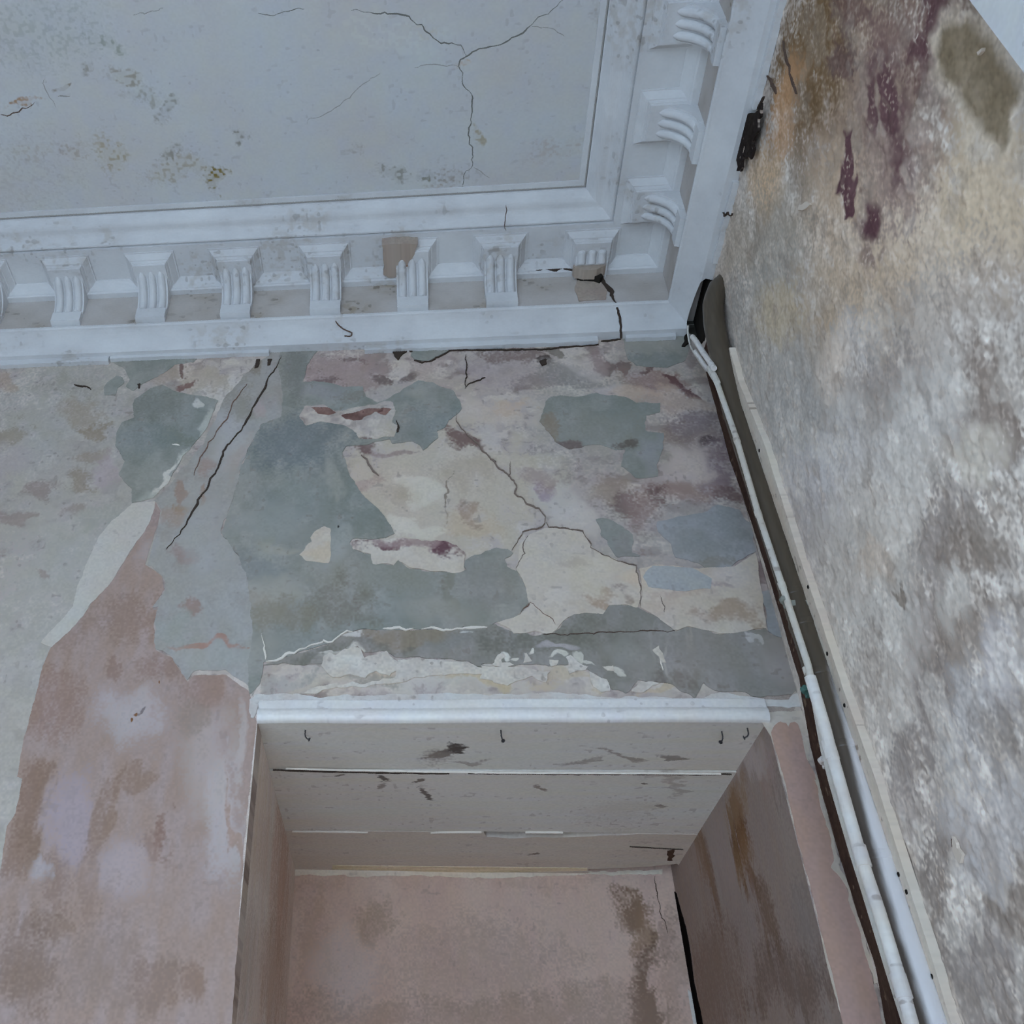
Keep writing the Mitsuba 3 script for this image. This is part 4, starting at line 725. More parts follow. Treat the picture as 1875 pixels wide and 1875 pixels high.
def right_paint(p, n, uv):
    u, v = p.y, p.z
    n1 = fbm(u * 9 + 3.1, v * 5 + 8.7, 0., 3)
    n2 = fbm(u * 46 + 1.3, v * 30 + 2.2, 5., 3)
    n3 = noise(u * 240, v * 200, 1.)
    n4 = fbm(u * 13 + 7., v * 7 + 1., 9., 3)
    col = mix(tone(134, 134, 131), tone(118, 118, 117), smoothstep(.35, .65, n1 * .6 + n4 * .4))
    wu, wv = u + (n1 - .5) * .05 + (n2 - .5) * .03, v + (noise(u * 12 + 40, v * 6, 2.) - .5) * .08 + (noise(u * 50, v * 30 + 9, 2.) - .5) * .03
    f1 = fbm(u * 24 + 11, v * 17, 7., 4); f2 = fbm(u * 34 + 4, v * 24 + 6, 3., 4)
    low = smoothstep(2.75, 2.3, v) * .75 + .25
    salts = smoothstep(.47, .66, n4 * .55 + n2 * .45) * smoothstep(.2, .8, n3 * .4 + n2 * .6)
    col = mix(col, tone(162, 165, 162), salts * .7 * low * smoothstep(-.16, -.26, u))
    col = stains(wu, wv, col, right_spots, n2 * .55 + n3 * .45, .78)
    col = mix(col, tone(166, 171, 168), smoothstep(.54, .64, f1) * .28 * low * smoothstep(-.16, -.26, u))
    col = mix(col, tone(98, 94, 90), smoothstep(.55, .72, f2) * .32)
    hu, hv = u + (n2 - .5) * .022, v + (noise(u * 60 + 3, v * 60, 6.) - .5) * .03
    col = mix(col, tone(156, 150, 134), inside(hu, hv, pale_edge, .02) * .75)
    col = mix(col, mix(tone(88, 80, 58), tone(106, 99, 82), n2), inside(hu, hv, olive, .012) * .95)
    flake = smoothstep(.62, .8, n2 * .5 + n3 * .5)
    plum = mix(tone(58, 40, 50, 1, .95), tone(76, 60, 66, 1, .95), n4)
    wine = dr.maximum(dr.maximum(inside(hu, hv, purple1, .005), inside(hu, hv, purple2, .012)), dr.maximum(inside(hu, hv, purple4, .015) * .85, dr.maximum(inside(hu, hv, purple3, .03) * smoothstep(.28, .52, n2) * .95, inside(hu, hv, purple5, .02) * .6 * smoothstep(.4, .6, n2))))
    col = mix(col, plum, wine * (1 - flake * .6))
    col = mix(col, tone(100, 92, 84), smoothstep(.62, .8, noise(u * 90, v * 60, 4.)) * .35 * smoothstep(.45, .7, n2))
    return col * (1.42 * (1 + (n3 - .5) * .26 + (n2 - .5) * .3))
diffuse('plaster_right', right_paint)
ys = np.unique(np.r_[np.linspace(-3.1, -1.3, 10), np.arange(-1.3, .0001, .0035), 0.])
zs = np.unique(np.r_[np.linspace(0, 1.55, 8), np.arange(1.55, 3.26, .0035), np.linspace(3.26, CEIL, 6)])
Y, Z = np.meshgrid(ys, zs)
q = np.stack([Y, Z, Y * 0], -1)
h = (meshkit.fbm(q * 14, 3, 1) - .5) * .004 + (meshkit.fbm(q * (70, 50, 1), 3, 2) - .5) * .0030 + np.maximum(meshkit.fbm(q * (160, 120, 1), 2, 3) - .58, 0) * .006
h *= np.clip((Y + 1.3) / .05, 0, 1) * np.clip((-Y - .02) / .1, 0, 1) * np.clip((3.25 - Z) / .05, 0, 1)
V = np.stack([-h.ravel(), Y.ravel(), Z.ravel()], 1); m, nn = Y.shape
i = (np.arange(m - 1)[:, None] * nn + np.arange(nn - 1)).ravel()
Fq = np.vstack([np.c_[i, i + nn, i + nn + 1], np.c_[i, i + nn + 1, i + 1]])
vb = V.copy(); vb[:, 0] = .08
rim = np.r_[np.arange(nn), np.arange(1, m) * nn + nn - 1, (m - 1) * nn + np.arange(nn - 2, -1, -1), np.arange(m - 2, 0, -1) * nn]
bk = np.c_[np.full(len(rim), .08), V[rim, 1:]]; nb = len(V); r2 = np.roll(np.arange(len(rim)), -1)
side = np.vstack([np.c_[rim, rim[r2], nb + r2], np.c_[rim, nb + r2, nb + np.arange(len(rim))]])
wall = trimesh.Trimesh(np.vstack([V, bk]), np.vstack([Fq, side]), process=False)
nrm = np.cross(V[Fq[0, 1]] - V[Fq[0, 0]], V[Fq[0, 2]] - V[Fq[0, 0]])
if nrm[0] > 0: wall.invert()
wrt = obj('wall_right', wall, 'plaster_right', smooth=True, kind='structure', label='rough right-hand wall of flaking, salt-stained plaster with purple and ochre blotches')
flat('flake_light', (158, 156, 148))
for pts, s in (([(-.5544,2.8596),(-.5766,2.8394),(-.5835,2.8201),(-.5614,2.8393),(-.5469,2.8571)], 1), ([(-.3477,1.9024),(-.3503,1.8922),(-.3496,1.8862),(-.3573,1.877),(-.3474,1.8734),(-.3395,1.8799),(-.3385,1.8893)], 2), ([(-.9773,2.5352),(-.9865,2.5281),(-.9828,2.5264),(-.9771,2.53)], 3)):
    obj('paint_flake', slab(ragged(pts, .003, .002, s), on_right, .004), 'flake_light', wrt, label='small curled flake of pale paint')
for pts, w, s in (([(-.6905,3.1237),(-.6782,3.0756),(-.6677,3.0415),(-.6649,3.005)], .004, 1), ([(-.6158,3.1591),(-.6172,3.1228),(-.6165,3.0912)], .007, 2), ([(-.3453,1.9033),(-.3417,1.8955),(-.3433,1.8921)], .003, 3), ([(-.1858,2.1044),(-.1809,2.0762),(-.1887,2.0408),(-.1866,1.9891),(-.1959,1.9457)], .0025, 4), ([(-.1959,1.9457),(-.1967,1.8953),(-.1985,1.8544),(-.2007,1.8043),(-.1958,1.7379)], .002, 5), ([(-.1499,2.656),(-.1672,2.5428),(-.184,2.4617),(-.1772,2.402),(-.1839,2.3299),(-.1802,2.251),(-.1832,2.1838),(-.1829,2.1167)], .002, 6)):
    obj('crack', ribbon(pts, on_right, w, .0028, s), 'crack_brown', wrt)

# ---------------------------------------------------------------- ceiling
ceil_spots = [
(-1.2731,-.4019,35.65,0.4002,4.197,20.26,.9,.7,112,116,108),
(-1.139,-.3319,13.96,2.861,-2.141,32.17,.9,.7,112,118,116),
(-1.0574,-.2997,41.76,7.277,-3.245,49.24,.7,.9,98,100,80),
(-.9875,-.416,52.48,8.201,-4.152,60.35,.9,.8,104,112,116),
(-1.1349,-.3711,31.85,6.569,-3.905,57.86,.9,.7,104,112,116),
(-1.1885,-.5264,38.2,9.113,-3.661,51.49,.9,.6,110,118,122),
(-1.2163,-.5648,38.61,9.758,-4.755,66.07,.8,.7,106,112,112),
(-1.2703,-.5706,67.35,18.45,-4.759,66.07,.9,.7,108,116,120),
(-1.1418,-.4837,44.1,9.592,-2.511,35.78,.9,.7,106,114,118),
(-1.2383,-.6346,29.87,13.48,-13.64,52.17,.9,.6,104,116,118),
(-1.3465,-.394,35.95,10.21,-3.92,57.91,.9,.6,110,116,118),
(-1.4534,-.3969,20.78,6.705,-2.595,38.39,.9,.4,118,124,122),
(-1.4473,-.5111,28.33,2.118,31.34,164.8,.6,.8,118,104,92),
(-1.3447,-.5336,52.9,11.23,4.09,218.1,.6,.8,100,104,104),
(-1.3705,-.6981,232.7,76.43,-21.62,288.7,.4,.95,54,62,68),
(-1.1239,-.5456,271,58.47,-18.81,262.4,.4,.9,56,64,68),
(-1.3667,-.6656,6.9,2.227,-1.043,14.07,1,.5,114,126,134),
(-1.4872,-.3551,9.808,3.236,-0.7424,11.16,1,.4,120,130,140),
(-.6753,-.3091,42.02,1.751,-3.698,55.41,.9,.7,104,112,116),
(-.6004,-.2973,42.15,0.653,-4.203,63.14,.9,.8,100,108,110),
(-.5412,-.2866,23.03,-0.116,-3.657,55.07,.9,.7,106,112,114),
(-.5729,-.2658,25.08,0.148,-5.707,86.67,.9,.6,114,118,120),
(-.801,-.5845,196.4,18.57,-16.35,223.5,.4,.9,80,90,96),
(-.7314,-.3661,51.16,3.195,-3.906,57.43,.9,.6,112,120,126),
(-.3259,-.3298,29.18,-2.354,-3.127,46.11,.9,.5,118,122,126),
(-.2618,-.5991,73.36,-14.48,0.3446,21.49,.9,.5,110,116,120),
(-.5987,-.6278,47.59,0.8026,-5.255,70.46,.8,.6,124,124,116),
(-.5037,-.389,87.89,-1.64,-2.338,33.91,.8,.7,114,116,106),
(-.521,-.5529,69.92,-0.9239,-6.505,89.23,.8,.6,128,122,112),
(-.6412,-.6167,9.434,0.3149,-1.377,18.55,1,.4,136,150,160)]
diffuse('ceiling_paint', wash((132, 144, 155), (126, 138, 149), ceil_spots, LEVEL, .6, True, .025, .22, (92, 98, 100), k=1.25))
ce = obj('ceiling', box(-3.0, .08, -3.1, .05, CEIL, CEIL + .08), 'ceiling_paint', kind='structure', label='bluish white ceiling with fine cracks and mould specks')
for pts, w, mat, s in (
    ([(-.332,-.6563),(-.3476,-.6404),(-.3737,-.625),(-.3897,-.6086),(-.4165,-.5928),(-.4368,-.5799),(-.4648,-.5765),(-.4859,-.5725),(-.5104,-.5577),(-.5228,-.5549),(-.5262,-.5382),(-.517,-.5243),(-.5186,-.5071),(-.5074,-.4907),(-.4961,-.4742),(-.4953,-.4381),(-.5004,-.4138),(-.5018,-.3889),(-.5033,-.3678),(-.4935,-.3585),(-.4949,-.3326),(-.4925,-.3103),(-.5079,-.2979),(-.5171,-.2529)], .0028, 'crack_ceiling', 1),
    ([(-.5104,-.5595),(-.5214,-.5788),(-.5392,-.5892),(-.5604,-.589),(-.5779,-.6066),(-.5919,-.6201),(-.5987,-.6313),(-.6092,-.6303),(-.6228,-.6472),(-.6434,-.6557),(-.6678,-.6558),(-.6955,-.6603),(-.7334,-.6695)], .003, 'crack_ceiling', 2),
    ([(-.9128,-.6734),(-.8957,-.6721),(-.8809,-.6669),(-.8542,-.6751),(-.8401,-.6787),(-.8216,-.6767)], .002, 'crack_ceiling', 3),
    ([(-.5208,-.5378),(-.5496,-.5418),(-.5712,-.549),(-.5965,-.5452),(-.6146,-.5439)], .0012, 'crack_faint', 4),
    ([(-.6842,-.5344),(-.7183,-.5156),(-.7459,-.4919),(-.7658,-.4773),(-.794,-.457),(-.8372,-.4456),(-.8423,-.4334)], .0014, 'crack_faint', 5),
    ([(-1.497,-.5017),(-1.474,-.5009),(-1.4436,-.5109),(-1.413,-.5219)], .003, 'crack_brown', 6),
    ([(-1.3601,-.5327),(-1.3447,-.5336),(-1.3338,-.532)], .0022, 'crack_faint', 7),
    ([(-.3863,-.6084),(-.3619,-.6048),(-.3408,-.5997),(-.3187,-.5838)], .0012, 'crack_faint', 8),
    ([(-.4925,-.3103),(-.4745,-.2957),(-.4544,-.2786)], .001, 'crack_faint', 9),
    ([(-1.3773,-.5745),(-1.3794,-.5438),(-1.3703,-.5117)], .0012, 'crack_faint', 10),
    ([(-1.1603,-.6885),(-1.1277,-.6929),(-1.0952,-.698)], .0016, 'crack_faint', 11)):
    obj('crack', ribbon(pts, on_ceiling, w, .0008, s), mat, ce)
flat('crack_ceiling', (86, 94, 98)); flat('crack_faint', (112, 120, 126))

# ---------------------------------------------------------------- cornice
cor_spots_b = []
def cornice_paint(base, alt, dirt):
    def fn(p, n, uv):
        n1 = fbm(p.x * 9 + 3, p.y * 9, p.z * 9, 3); n2 = fbm(p.x * 60, p.y * 60, p.z * 60, 3); n3 = noise(p.x * 300, p.y * 300, p.z * 300)
        col = mix(tone(*base), tone(*alt), smoothstep(.35, .65, n1))
        col = mix(col, tone(112, 110, 98), smoothstep(.56, .72, n1) * smoothstep(.4, .7, n2) * dirt)
        col = mix(col, tone(84, 86, 84), smoothstep(.68, .82, noise(p.x * 110, p.y * 110, p.z * 110 + 9)) * smoothstep(.54, .7, n1) * dirt)
        return col * (1 + (n3 - .5) * .05 + (n2 - .5) * .08)
    return fn
diffuse('cornice_white', cornice_paint((153, 168, 182), (147, 161, 175), .35))
diffuse('cornice_grubby', cornice_paint((138, 146, 154), (130, 136, 141), .8))
diffuse('plaster_bare', wash((128, 123, 118), (116, 110, 106), [], BACK, .5, False, .08, .3, scale=3.))

def sweep(profile, back=True, start=-3.0, end=None, wob=.0012, seed=0, step=.02):
    """cornice length: profile (d from the wall, h below the reference) run along a wall and mitred at the corner"""
    P = np.array(profile, float)
    L = start if back else -3.1
    n = max(2, int(abs(L) / step)); s = np.linspace(0, 1, n)
    V = []
    for t in s:
        for d, h in P:
            a = -d if end is None else end
            w = L + (a - L) * t
            V.append((w, d, h))
    V = np.array(V)
    qn = np.c_[V[:, 0] * 4, V[:, 1] * 2, V[:, 2] * 2]
    V[:, 2] += (meshkit.fbm(qn, 2, 11 + seed) - .5) * wob * 2 * (V[:, 2] > .03); V[:, 1] += (meshkit.fbm(qn + 7, 2, 12 + seed) - .5) * wob * 2 * (V[:, 1] > .003)
    W = np.stack([V[:, 0], -V[:, 1], TOPREF - V[:, 2]], 1) if back else np.stack([-V[:, 1], V[:, 0], TOPREF - V[:, 2]], 1)
    k = len(P); f = []
    for i in range(n - 1):
        for j in range(k):
            j2 = (j + 1) % k; f += [(i * k + j, i * k + j2, (i + 1) * k + j2), (i * k + j, (i + 1) * k + j2, (i + 1) * k + j)]
    cap, capf = trimesh.creation.triangulate_polygon(Polygon(P), engine='earcut')
    order = [int(np.argmin(((P - c) ** 2).sum(1))) for c in cap]
    for a, b, c in capf:
        a, b, c = order[a], order[b], order[c]; f += [(a, b, c), ((n - 1) * k + a, (n - 1) * k + c, (n - 1) * k + b)]
    msh = trimesh.Trimesh(W, f, process=False); trimesh.repair.fix_normals(msh); return outward(msh)

cyma = [(0, .02), (.260, .02), (.260, .0232), (.2475, .0240), (.2475, .0215), (.2445, .0215), (.2445, .0285)]
for t in np.linspace(0, 1, 15): cyma.append((.2425 - .050 * t, .0290 + .041 * (t + .15 * math.sin(2 * math.pi * t))))
cyma += [(.1915, .0722), (.1880, .0722), (.1880, .0685), (.1850, .0685), (.1850, .0775), (0, .0775)]
bed = [(0, .0770), (.098, .0770), (.098, .0795), (.094, .0815), (.088, .0870), (.083, .0955), (.080, .0985), (.080, .1010), (.077, .1045), (0, .1045)]
frieze = [(0, .104), (.0635, .104), (.0635, .208), (0, .208)]
fascia = [(0, .2065), (.0675, .2065), (.0705, .2085), (.0705, .2130), (.0680, .2155), (.0645, .2163)]
for t in np.linspace(0, 1, 8): fascia.append((.0635 - .0400 * t, .2168 + .0332 * (t - .16 * math.sin(math.pi * t))))
fascia += [(.0225, .2513), (0, .2513)]

cb = 'trim_1'; tag(cb, 'plaster cornice along the top of the back wall with fluted brackets', kind='structure')
cr = 'trim_2'; tag(cr, 'plaster cornice along the top of the right wall with fluted brackets', kind='structure')
for ck, isb in ((cb, True), (cr, False)):
    obj('ceiling_moulding', sweep(cyma, isb, seed=1), 'cornice_white', ck, smooth=35)
    obj('bed_moulding', sweep(bed, isb, seed=2), 'cornice_white', ck, smooth=30)
    obj('grime_line', sweep([(.2482, .0230), (.2482, .0246), (.2455, .0256), (.2455, .0230)], isb, seed=1, step=.04), 'crack_faint', ck)
    obj('frieze', sweep(frieze, isb, seed=3, wob=.0006), 'cornice_grubby', ck)

# lower fascia; where the pipes pass the corner it has been broken away
def to_man(m): return m3.Manifold(m3.Mesh(np.asarray(m.vertices, np.float32), np.asarray(m.faces, np.uint32)))
def from_man(m):
    g = m.to_mesh(); return trimesh.Trimesh(g.vert_properties[:, :3], g.tri_verts, process=False)
hole_near = [(-.3879,2.8922),(-.4031,2.8709),(-.417,2.8441),(-.4212,2.8343),(-.4109,2.8377),(-.3971,2.8437),(-.3816,2.8483),(-.3624,2.8494),(-.3435,2.8404),(-.3252,2.832),(-.3008,2.8284),(-.2875,2.8369),(-.2755,2.8643),(-.2567,2.8917),(-.2442,2.9089),(-.2389,2.9249),(-.2503,2.9367),(-.2778,2.9346),(-.3142,2.9278),(-.3366,2.9221),(-.3616,2.9142)]
hole_far = [(-.0766,3.2707),(-.0958,3.2438),(-.1133,3.2102),(-.1186,3.1979),(-.1056,3.2021),(-.0882,3.2097),(-.0688,3.2155),(-.0446,3.2168),(-.0209,3.2055),(.0022,3.1949),(.0328,3.1905),(.0495,3.2011),(.0646,3.2356),(.0882,3.27),(.1039,3.2917),(.1107,3.3117),(.0963,3.3266),(.0617,3.324),(.016,3.3154),(-.0122,3.3082),(-.0437,3.2984)]
hn, hf = np.array(hole_near), np.array(hole_far); nh = len(hn)
hv = np.vstack([np.c_[np.full(nh, -.11), hn], np.c_[np.full(nh, .02), hf]])
hc, hcf = trimesh.creation.triangulate_polygon(Polygon(hn), engine='earcut')
om = [int(np.argmin(((hn - c) ** 2).sum(1))) for c in hc]
hfc = [tuple(om[k] for k in f) for f in hcf]; hfc += [(c + nh, b + nh, a + nh) for a, b, c in hfc]
sgn = Polygon(hn).exterior.is_ccw
for a in range(nh):
    b = (a + 1) % nh
    hfc += [(a, a + nh, b + nh), (a, b + nh, b)] if sgn else [(a, b, b + nh), (a, b + nh, a + nh)]
hole_t = trimesh.Trimesh(hv, hfc, process=False); trimesh.repair.fix_normals(hole_t); outward(hole_t)
hole = to_man(hole_t)
assert hole.status() == m3.Error.NoError
for ck, isb in ((cb, True), (cr, False)):
    msh = sweep(fascia, isb, seed=4)
    mm = to_man(msh)
    assert mm.status() == m3.Error.NoError
    msh = from_man(mm - hole)
    obj('fascia', msh, 'cornice_white', ck, smooth=25)
flat('dirt_shade_black', (30, 32, 32))
diffuse('mouldy', wash((58, 66, 62), (30, 34, 34), [], RIGHTW, .5, False, .2, .9, (140, 146, 140), scale=6.))

# bottom bead, broken away in places
def bead(x0, x1, drop, parent, plane):
    xs = np.arange(x0, x1, .006); top = np.full(len(xs), TOPREF - .2505)
    low = TOPREF - .2513 - drop - (meshkit.fbm(np.c_[xs * 60, xs * 0, xs * 0], 3, 5) - .5) * .004
    pg = Polygon(np.r_[np.c_[xs, top], np.c_[xs, low][::-1]]).buffer(0)
    if hasattr(pg, 'geoms'): pg = max(pg.geoms, key=lambda g: g.area)
    b = to_man(slab(pg, plane, .0115))
    return obj('bottom_bead', from_man(b - hole) if b.status() == m3.Error.NoError else slab(pg, plane, .0115), 'cornice_white', parent)
for a, b, drop in ((-3.0, [(-1.3414,3.1751)][0][0], .0165), ([(-1.3414,3.1751)][0][0], [(-.9603,3.181)][0][0], .009), ([(-.7422,3.1682)][0][0], [(-.2195,3.1553)][0][0], .0155), ([(-.1592,3.1697)][0][0], -.05, .011)):
    bead(a, b, drop, cb, on_back)
for a, b, drop in ((-3.1, [(-.5459,3.1734)][0][0], .012), ([(-.3968,3.2044)][0][0], [(-.2016,3.1875)][0][0], .009)):
    bead(a, b, drop, cr, on_right)

def bracket(parent, c, isb, label, broken=False):
    W, fr = .036, .024
    top = 1.54 if not broken else .62
    def cove(a): return .1455 - .0735 * math.sin(a), .0985 + .0690 * (1 - math.cos(a))
    prof = [(.060, .0772), (.1455, .0772), (.1455, .0970)] + [cove(a) for a in np.linspace(0, top + .03, 14)] + [(.060, cove(top + .03)[1])]
    def place(m):
        v = np.array(m.vertices)     # local: x along the wall, y = d, z = h
        m.vertices = np.stack([c + v[:, 0], -v[:, 1], TOPREF - v[:, 2]], 1) if isb else np.stack([-v[:, 1], c + v[:, 0], TOPREF - v[:, 2]], 1)
        return outward(m)
    e = trimesh.creation.extrude_polygon(Polygon(prof).buffer(0), 2 * W, engine='earcut')
    v = np.array(e.vertices); e.vertices = np.stack([v[:, 2] - W, v[:, 0], v[:, 1]], 1)
    k = obj('bracket', place(e), 'cornice_white', parent, smooth=35, label=label)
    # ogee cap that wraps the head of the bracket: two stepped collars
    def collar(e0, h0, e1, h1):
        a = [(s * (W + x), d, h) for x, h in ((e0, h0), (e1, h1)) for s in (-1, 1) for d in (.070, .1495 + x * .95)]
        return hull(a)
    obj('bracket__cap'.split('__')[1], place(join([collar(fr, .0772, fr, .0805), collar(fr - .003, .0805, .010, .0920), collar(.008, .0920, .005, .0985), collar(.004, .0985, .0025, .1030)])), 'cornice_white', k)
    for off in (-.0225, 0.0, .0225):
        p = [(off, *cove(a)) for a in np.linspace(.15, top, 12)]
        rr = np.r_[.003, .008, np.full(9, .0098), .009]
        obj('reed', place(tube(p, rr, 10)), 'cornice_white', k, smooth=50)
    if not broken: obj('foot', place(hull([(s * (W - .001), d, h) for s in (-1, 1) for d, h in ((.06, .166), (.078, .166), (.078, .196), (.06, .201))])), 'cornice_white', k)
    return k
for i, c in enumerate((-1.844, -1.644, -1.444, -1.240, -1.039, -.830, -.630, -.430, -.227)):
    bracket(cb, c, True, 'broken bracket beside the corner, its lower half gone' if i == 8 else None, i == 8)
for i, c in enumerate((-.240, -.436, -.636, -.836, -1.036)):
    bracket(cr, c, False, None)

# breaks and bare patches on the cornice
obj('crack', ribbon([(-.3884,3.3261),(-.3593,3.3281),(-.328,3.3244),(-.2994,3.3222),(-.2734,3.3215),(-.2506,3.3156),(-.2307,3.3078)], lambda u, v, t: np.stack([u, -.0785 - t, v], -1), .0075, .003, 1, wiggle=.003), 'dirt_shade_dark', cb)
obj('bare_patch', slab(ragged([(-.2545,3.3139),(-.2382,3.3189),(-.2038,3.3018),(-.1946,3.2622),(-.2007,3.2285),(-.2589,3.2274),(-.2635,3.2672)], .004, .002, 1), on_frieze, .0022), 'plaster_bare', cb, label='bare brownish plaster where the frieze has broken')
for pts, w, s in (([(-.2474,3.3301),(-.2274,3.3223),(-.2046,3.3164),(-.202,3.2955),(-.1923,3.2702),(-.1848,3.2494),(-.1814,3.2173)], .012, 2),):
    obj('crack', ribbon(pts, on_frieze, w, .003, s, wiggle=.003), 'dirt_shade_dark', cb)
fas = np.array([(-.1825,-.0689,3.2127),(-.1774,-.0556,3.2006),(-.1722,-.0403,3.1868),(-.1715,-.0251,3.1731),(-.1694,-.0098,3.1594)])
nf = np.array([0, -.67, -.74])
obj('crack', outward(tube(resample(fas + nf * .0005, .006) + (meshkit.noise(np.random.default_rng(2).random((len(resample(fas, .006)), 3)) * 9) - .5)[:, None] * .004, .0028, 6)), 'dirt_shade_dark', cb)
obj('broken_plaster', slab(ragged([(-.27,3.3104),(-.2547,3.3196),(-.2413,3.324),(-.2189,3.3391),(-.1908,3.3568),(-.1731,3.3725),(-.1604,3.3996),(-.1594,3.3778),(-.1804,3.3369),(-.2029,3.301),(-.2244,3.2924),(-.2448,3.2939),(-.2598,3.2971)], .004, .003, 12), lambda u, v, t: np.stack([u, -t, v], -1), .100, .072), 'plaster_bare', cb, label='broken face of bare plaster below the corner bracket')
obj('dark_break', slab(ragged([(-.263,3.3207),(-.2403,3.3148),(-.219,3.3194),(-.2038,3.3162),(-.2028,3.2933),(-.2104,3.2836),(-.2322,3.2955),(-.2578,3.2974)], .004, .003, 8), lambda u, v, t: np.stack([u, -.060 - t, v], -1), .021), 'dirt_shade_black', cb, label='black gap in the broken corner')
obj('bare_patch', slab(ragged([(-.6941,-.1787),(-.6138,-.1748),(-.6274,-.1381),(-.6401,-.1123),(-.6653,-.0837),(-.68,-.0816),(-.6943,-.0915)], .004, .002, 6), on_soffit, .026), 'plaster_bare', cb, label='bare beige patch where a bracket cap has broken off')
obj('rust_spot', slab(ragged([(-.6472,-.1157),(-.6375,-.1181),(-.6354,-.1072),(-.6442,-.1036)], .003, .001, 7), on_soffit, .0275), 'rust_orange', cb, label='orange rust spot')
flat('rust_orange', (112, 74, 50))
obj('crack', ribbon([(-.4217,-.2456),(-.4197,-.2239),(-.4219,-.2021),(-.4186,-.1796)], on_soffit, .003, .0008, 9), 'crack_brown', cb)
tears = [(-.8219,3.2891),(-.8067,3.2568),(-.7862,3.2334),(-.7737,3.2268),(-.7757,3.2109),(-.7952,3.2064),(-.8099,3.2058)]
fp = np.array([(-.8132,-.0669,3.2108),(-.8005,-.0518,3.1972),(-.7889,-.0444,3.1906),(-.7686,-.0375,3.1843),(-.7727,-.0317,3.179),(-.787,-.0331,3.1804)]) + nf * .0008
obj('torn_paint', tube(resample(fp, .004), .0016, 6), 'crack_brown', cb, label='torn curl of paint on the fascia')
obj('mould_patch', slab(ragged([(-.4066,3.253),(-.3772,3.262),(-.3445,3.2525),(-.3561,3.2279),(-.3849,3.224),(-.4034,3.231)], .004, .004, 9), lambda u, v, t: np.stack([u, -.0545 - (v - 3.19) * .9 - t, v], -1), .0008), 'mould_olive', cb, label='olive mould patch on the fascia') if False else None

# torn black gashes along the right cornice and the hole for the pipes
def gash(pts, x, th, seed, mat, lab, rough=.004):
    obj('torn_gap', slab(ragged(pts, .003, rough, seed), lambda u, v, t: np.stack([x - t, u, v], -1), th), mat, cr, label=lab)
gash([(-.5238,3.1903),(-.535,3.1677),(-.5607,3.1287),(-.5723,3.1171),(-.5827,3.1124),(-.5692,3.1058),(-.5522,3.1115),(-.5429,3.0974),(-.5306,3.1046),(-.516,3.1054),(-.509,3.0937),(-.4886,3.0968),(-.4921,3.1175),(-.4765,3.1223),(-.475,3.1381),(-.457,3.1364),(-.454,3.1245),(-.4406,3.1368),(-.4278,3.1549),(-.4382,3.1523),(-.4332,3.1838),(-.4155,3.2219),(-.4365,3.206),(-.4561,3.1989),(-.4766,3.1932),(-.475,3.2098),(-.5042,3.1958)], -.010, .004, 2, 'torn_black', 'black torn gap under the right cornice', .004)
diffuse('torn_black', wash((40, 38, 38), (30, 28, 30), [], RIGHTW, .5, False, .2, .9, (120, 116, 110), scale=5.))
for pts, w, s in (([(-.4254,3.1876),(-.3949,3.1877),(-.368,3.1812),(-.3176,3.1962),(-.281,3.2049),(-.265,3.1881),(-.2216,3.2038),(-.1868,3.2182)], .006, 3), ([(-.3066,3.1846),(-.3359,3.1472),(-.3568,3.1146)], .004, 4), ([(-.6,3.1153),(-.5874,3.1175),(-.5666,3.127)], .006, 5)):
    obj('crack', ribbon(pts, lambda u, v, t: np.stack([-.0118 - t, u, v], -1), w, .003, s, wiggle=.004), 'dirt_shade_dark', cr)
hole_shade = [(-.1209,3.2218),(-.1451,3.1887),(-.1671,3.1489),(-.1737,3.1314),(-.1599,3.1352),(-.1405,3.1457),(-.1254,3.1488),(-.1051,3.1466),(-.0824,3.1356),(-.0602,3.1254),(-.0261,3.1226),(.0003,3.1423),(.0266,3.1848),(.054,3.229),(.0692,3.266),(.0551,3.2805),(.017,3.2748),(-.0284,3.2634),(-.0559,3.2564),(-.0875,3.2476)]
hs = Polygon(hole_shade).intersection(sbox(-1, 0, -.0002, 4))
obj('hole_shade', slab(ragged(list(hs.exterior.coords)[:-1], .004, .002, 3), on_right, .0045), 'dirt_shade_black', cr, label='black inside of the hole for the pipes, its shade put into the colour')  # black patch carries the shade inside the hole as colour
hb = Polygon([(.0504,3.3693),(.0615,3.3653),(.0719,3.3507),(.075,3.34),(.0684,3.3258),(.0593,3.312),(.0524,3.296),(.0433,3.2681),(.0334,3.2288),(.0241,3.1922),(.0102,3.1508),(.0009,3.1476),(-.0054,3.1613),(-.0139,3.1695),(-.0198,3.1756),(-.023,3.1893),(-.018,3.2183),(-.0052,3.2553),(.0124,3.2967),(.0236,3.3228),(.0356,3.3534)]).intersection(sbox(-4, 0, -.0002, 4))
obj('hole_mould', slab(ragged(list(hb.exterior.coords)[:-1], .003, .003, 4), on_back, .006), 'mouldy', cb, label='black and green mouldy edge of the pipe hole')
obj('dirt_rag', slab(ragged([(-.0257,3.174),(-.0212,3.1604),(-.0269,3.1417),(-.0352,3.1337),(-.0412,3.135),(-.0359,3.1441)], .003, .003, 9), on_back, .007), 'dirt_shade_black', cb, label='black rag of dirt left of the pipe hole')

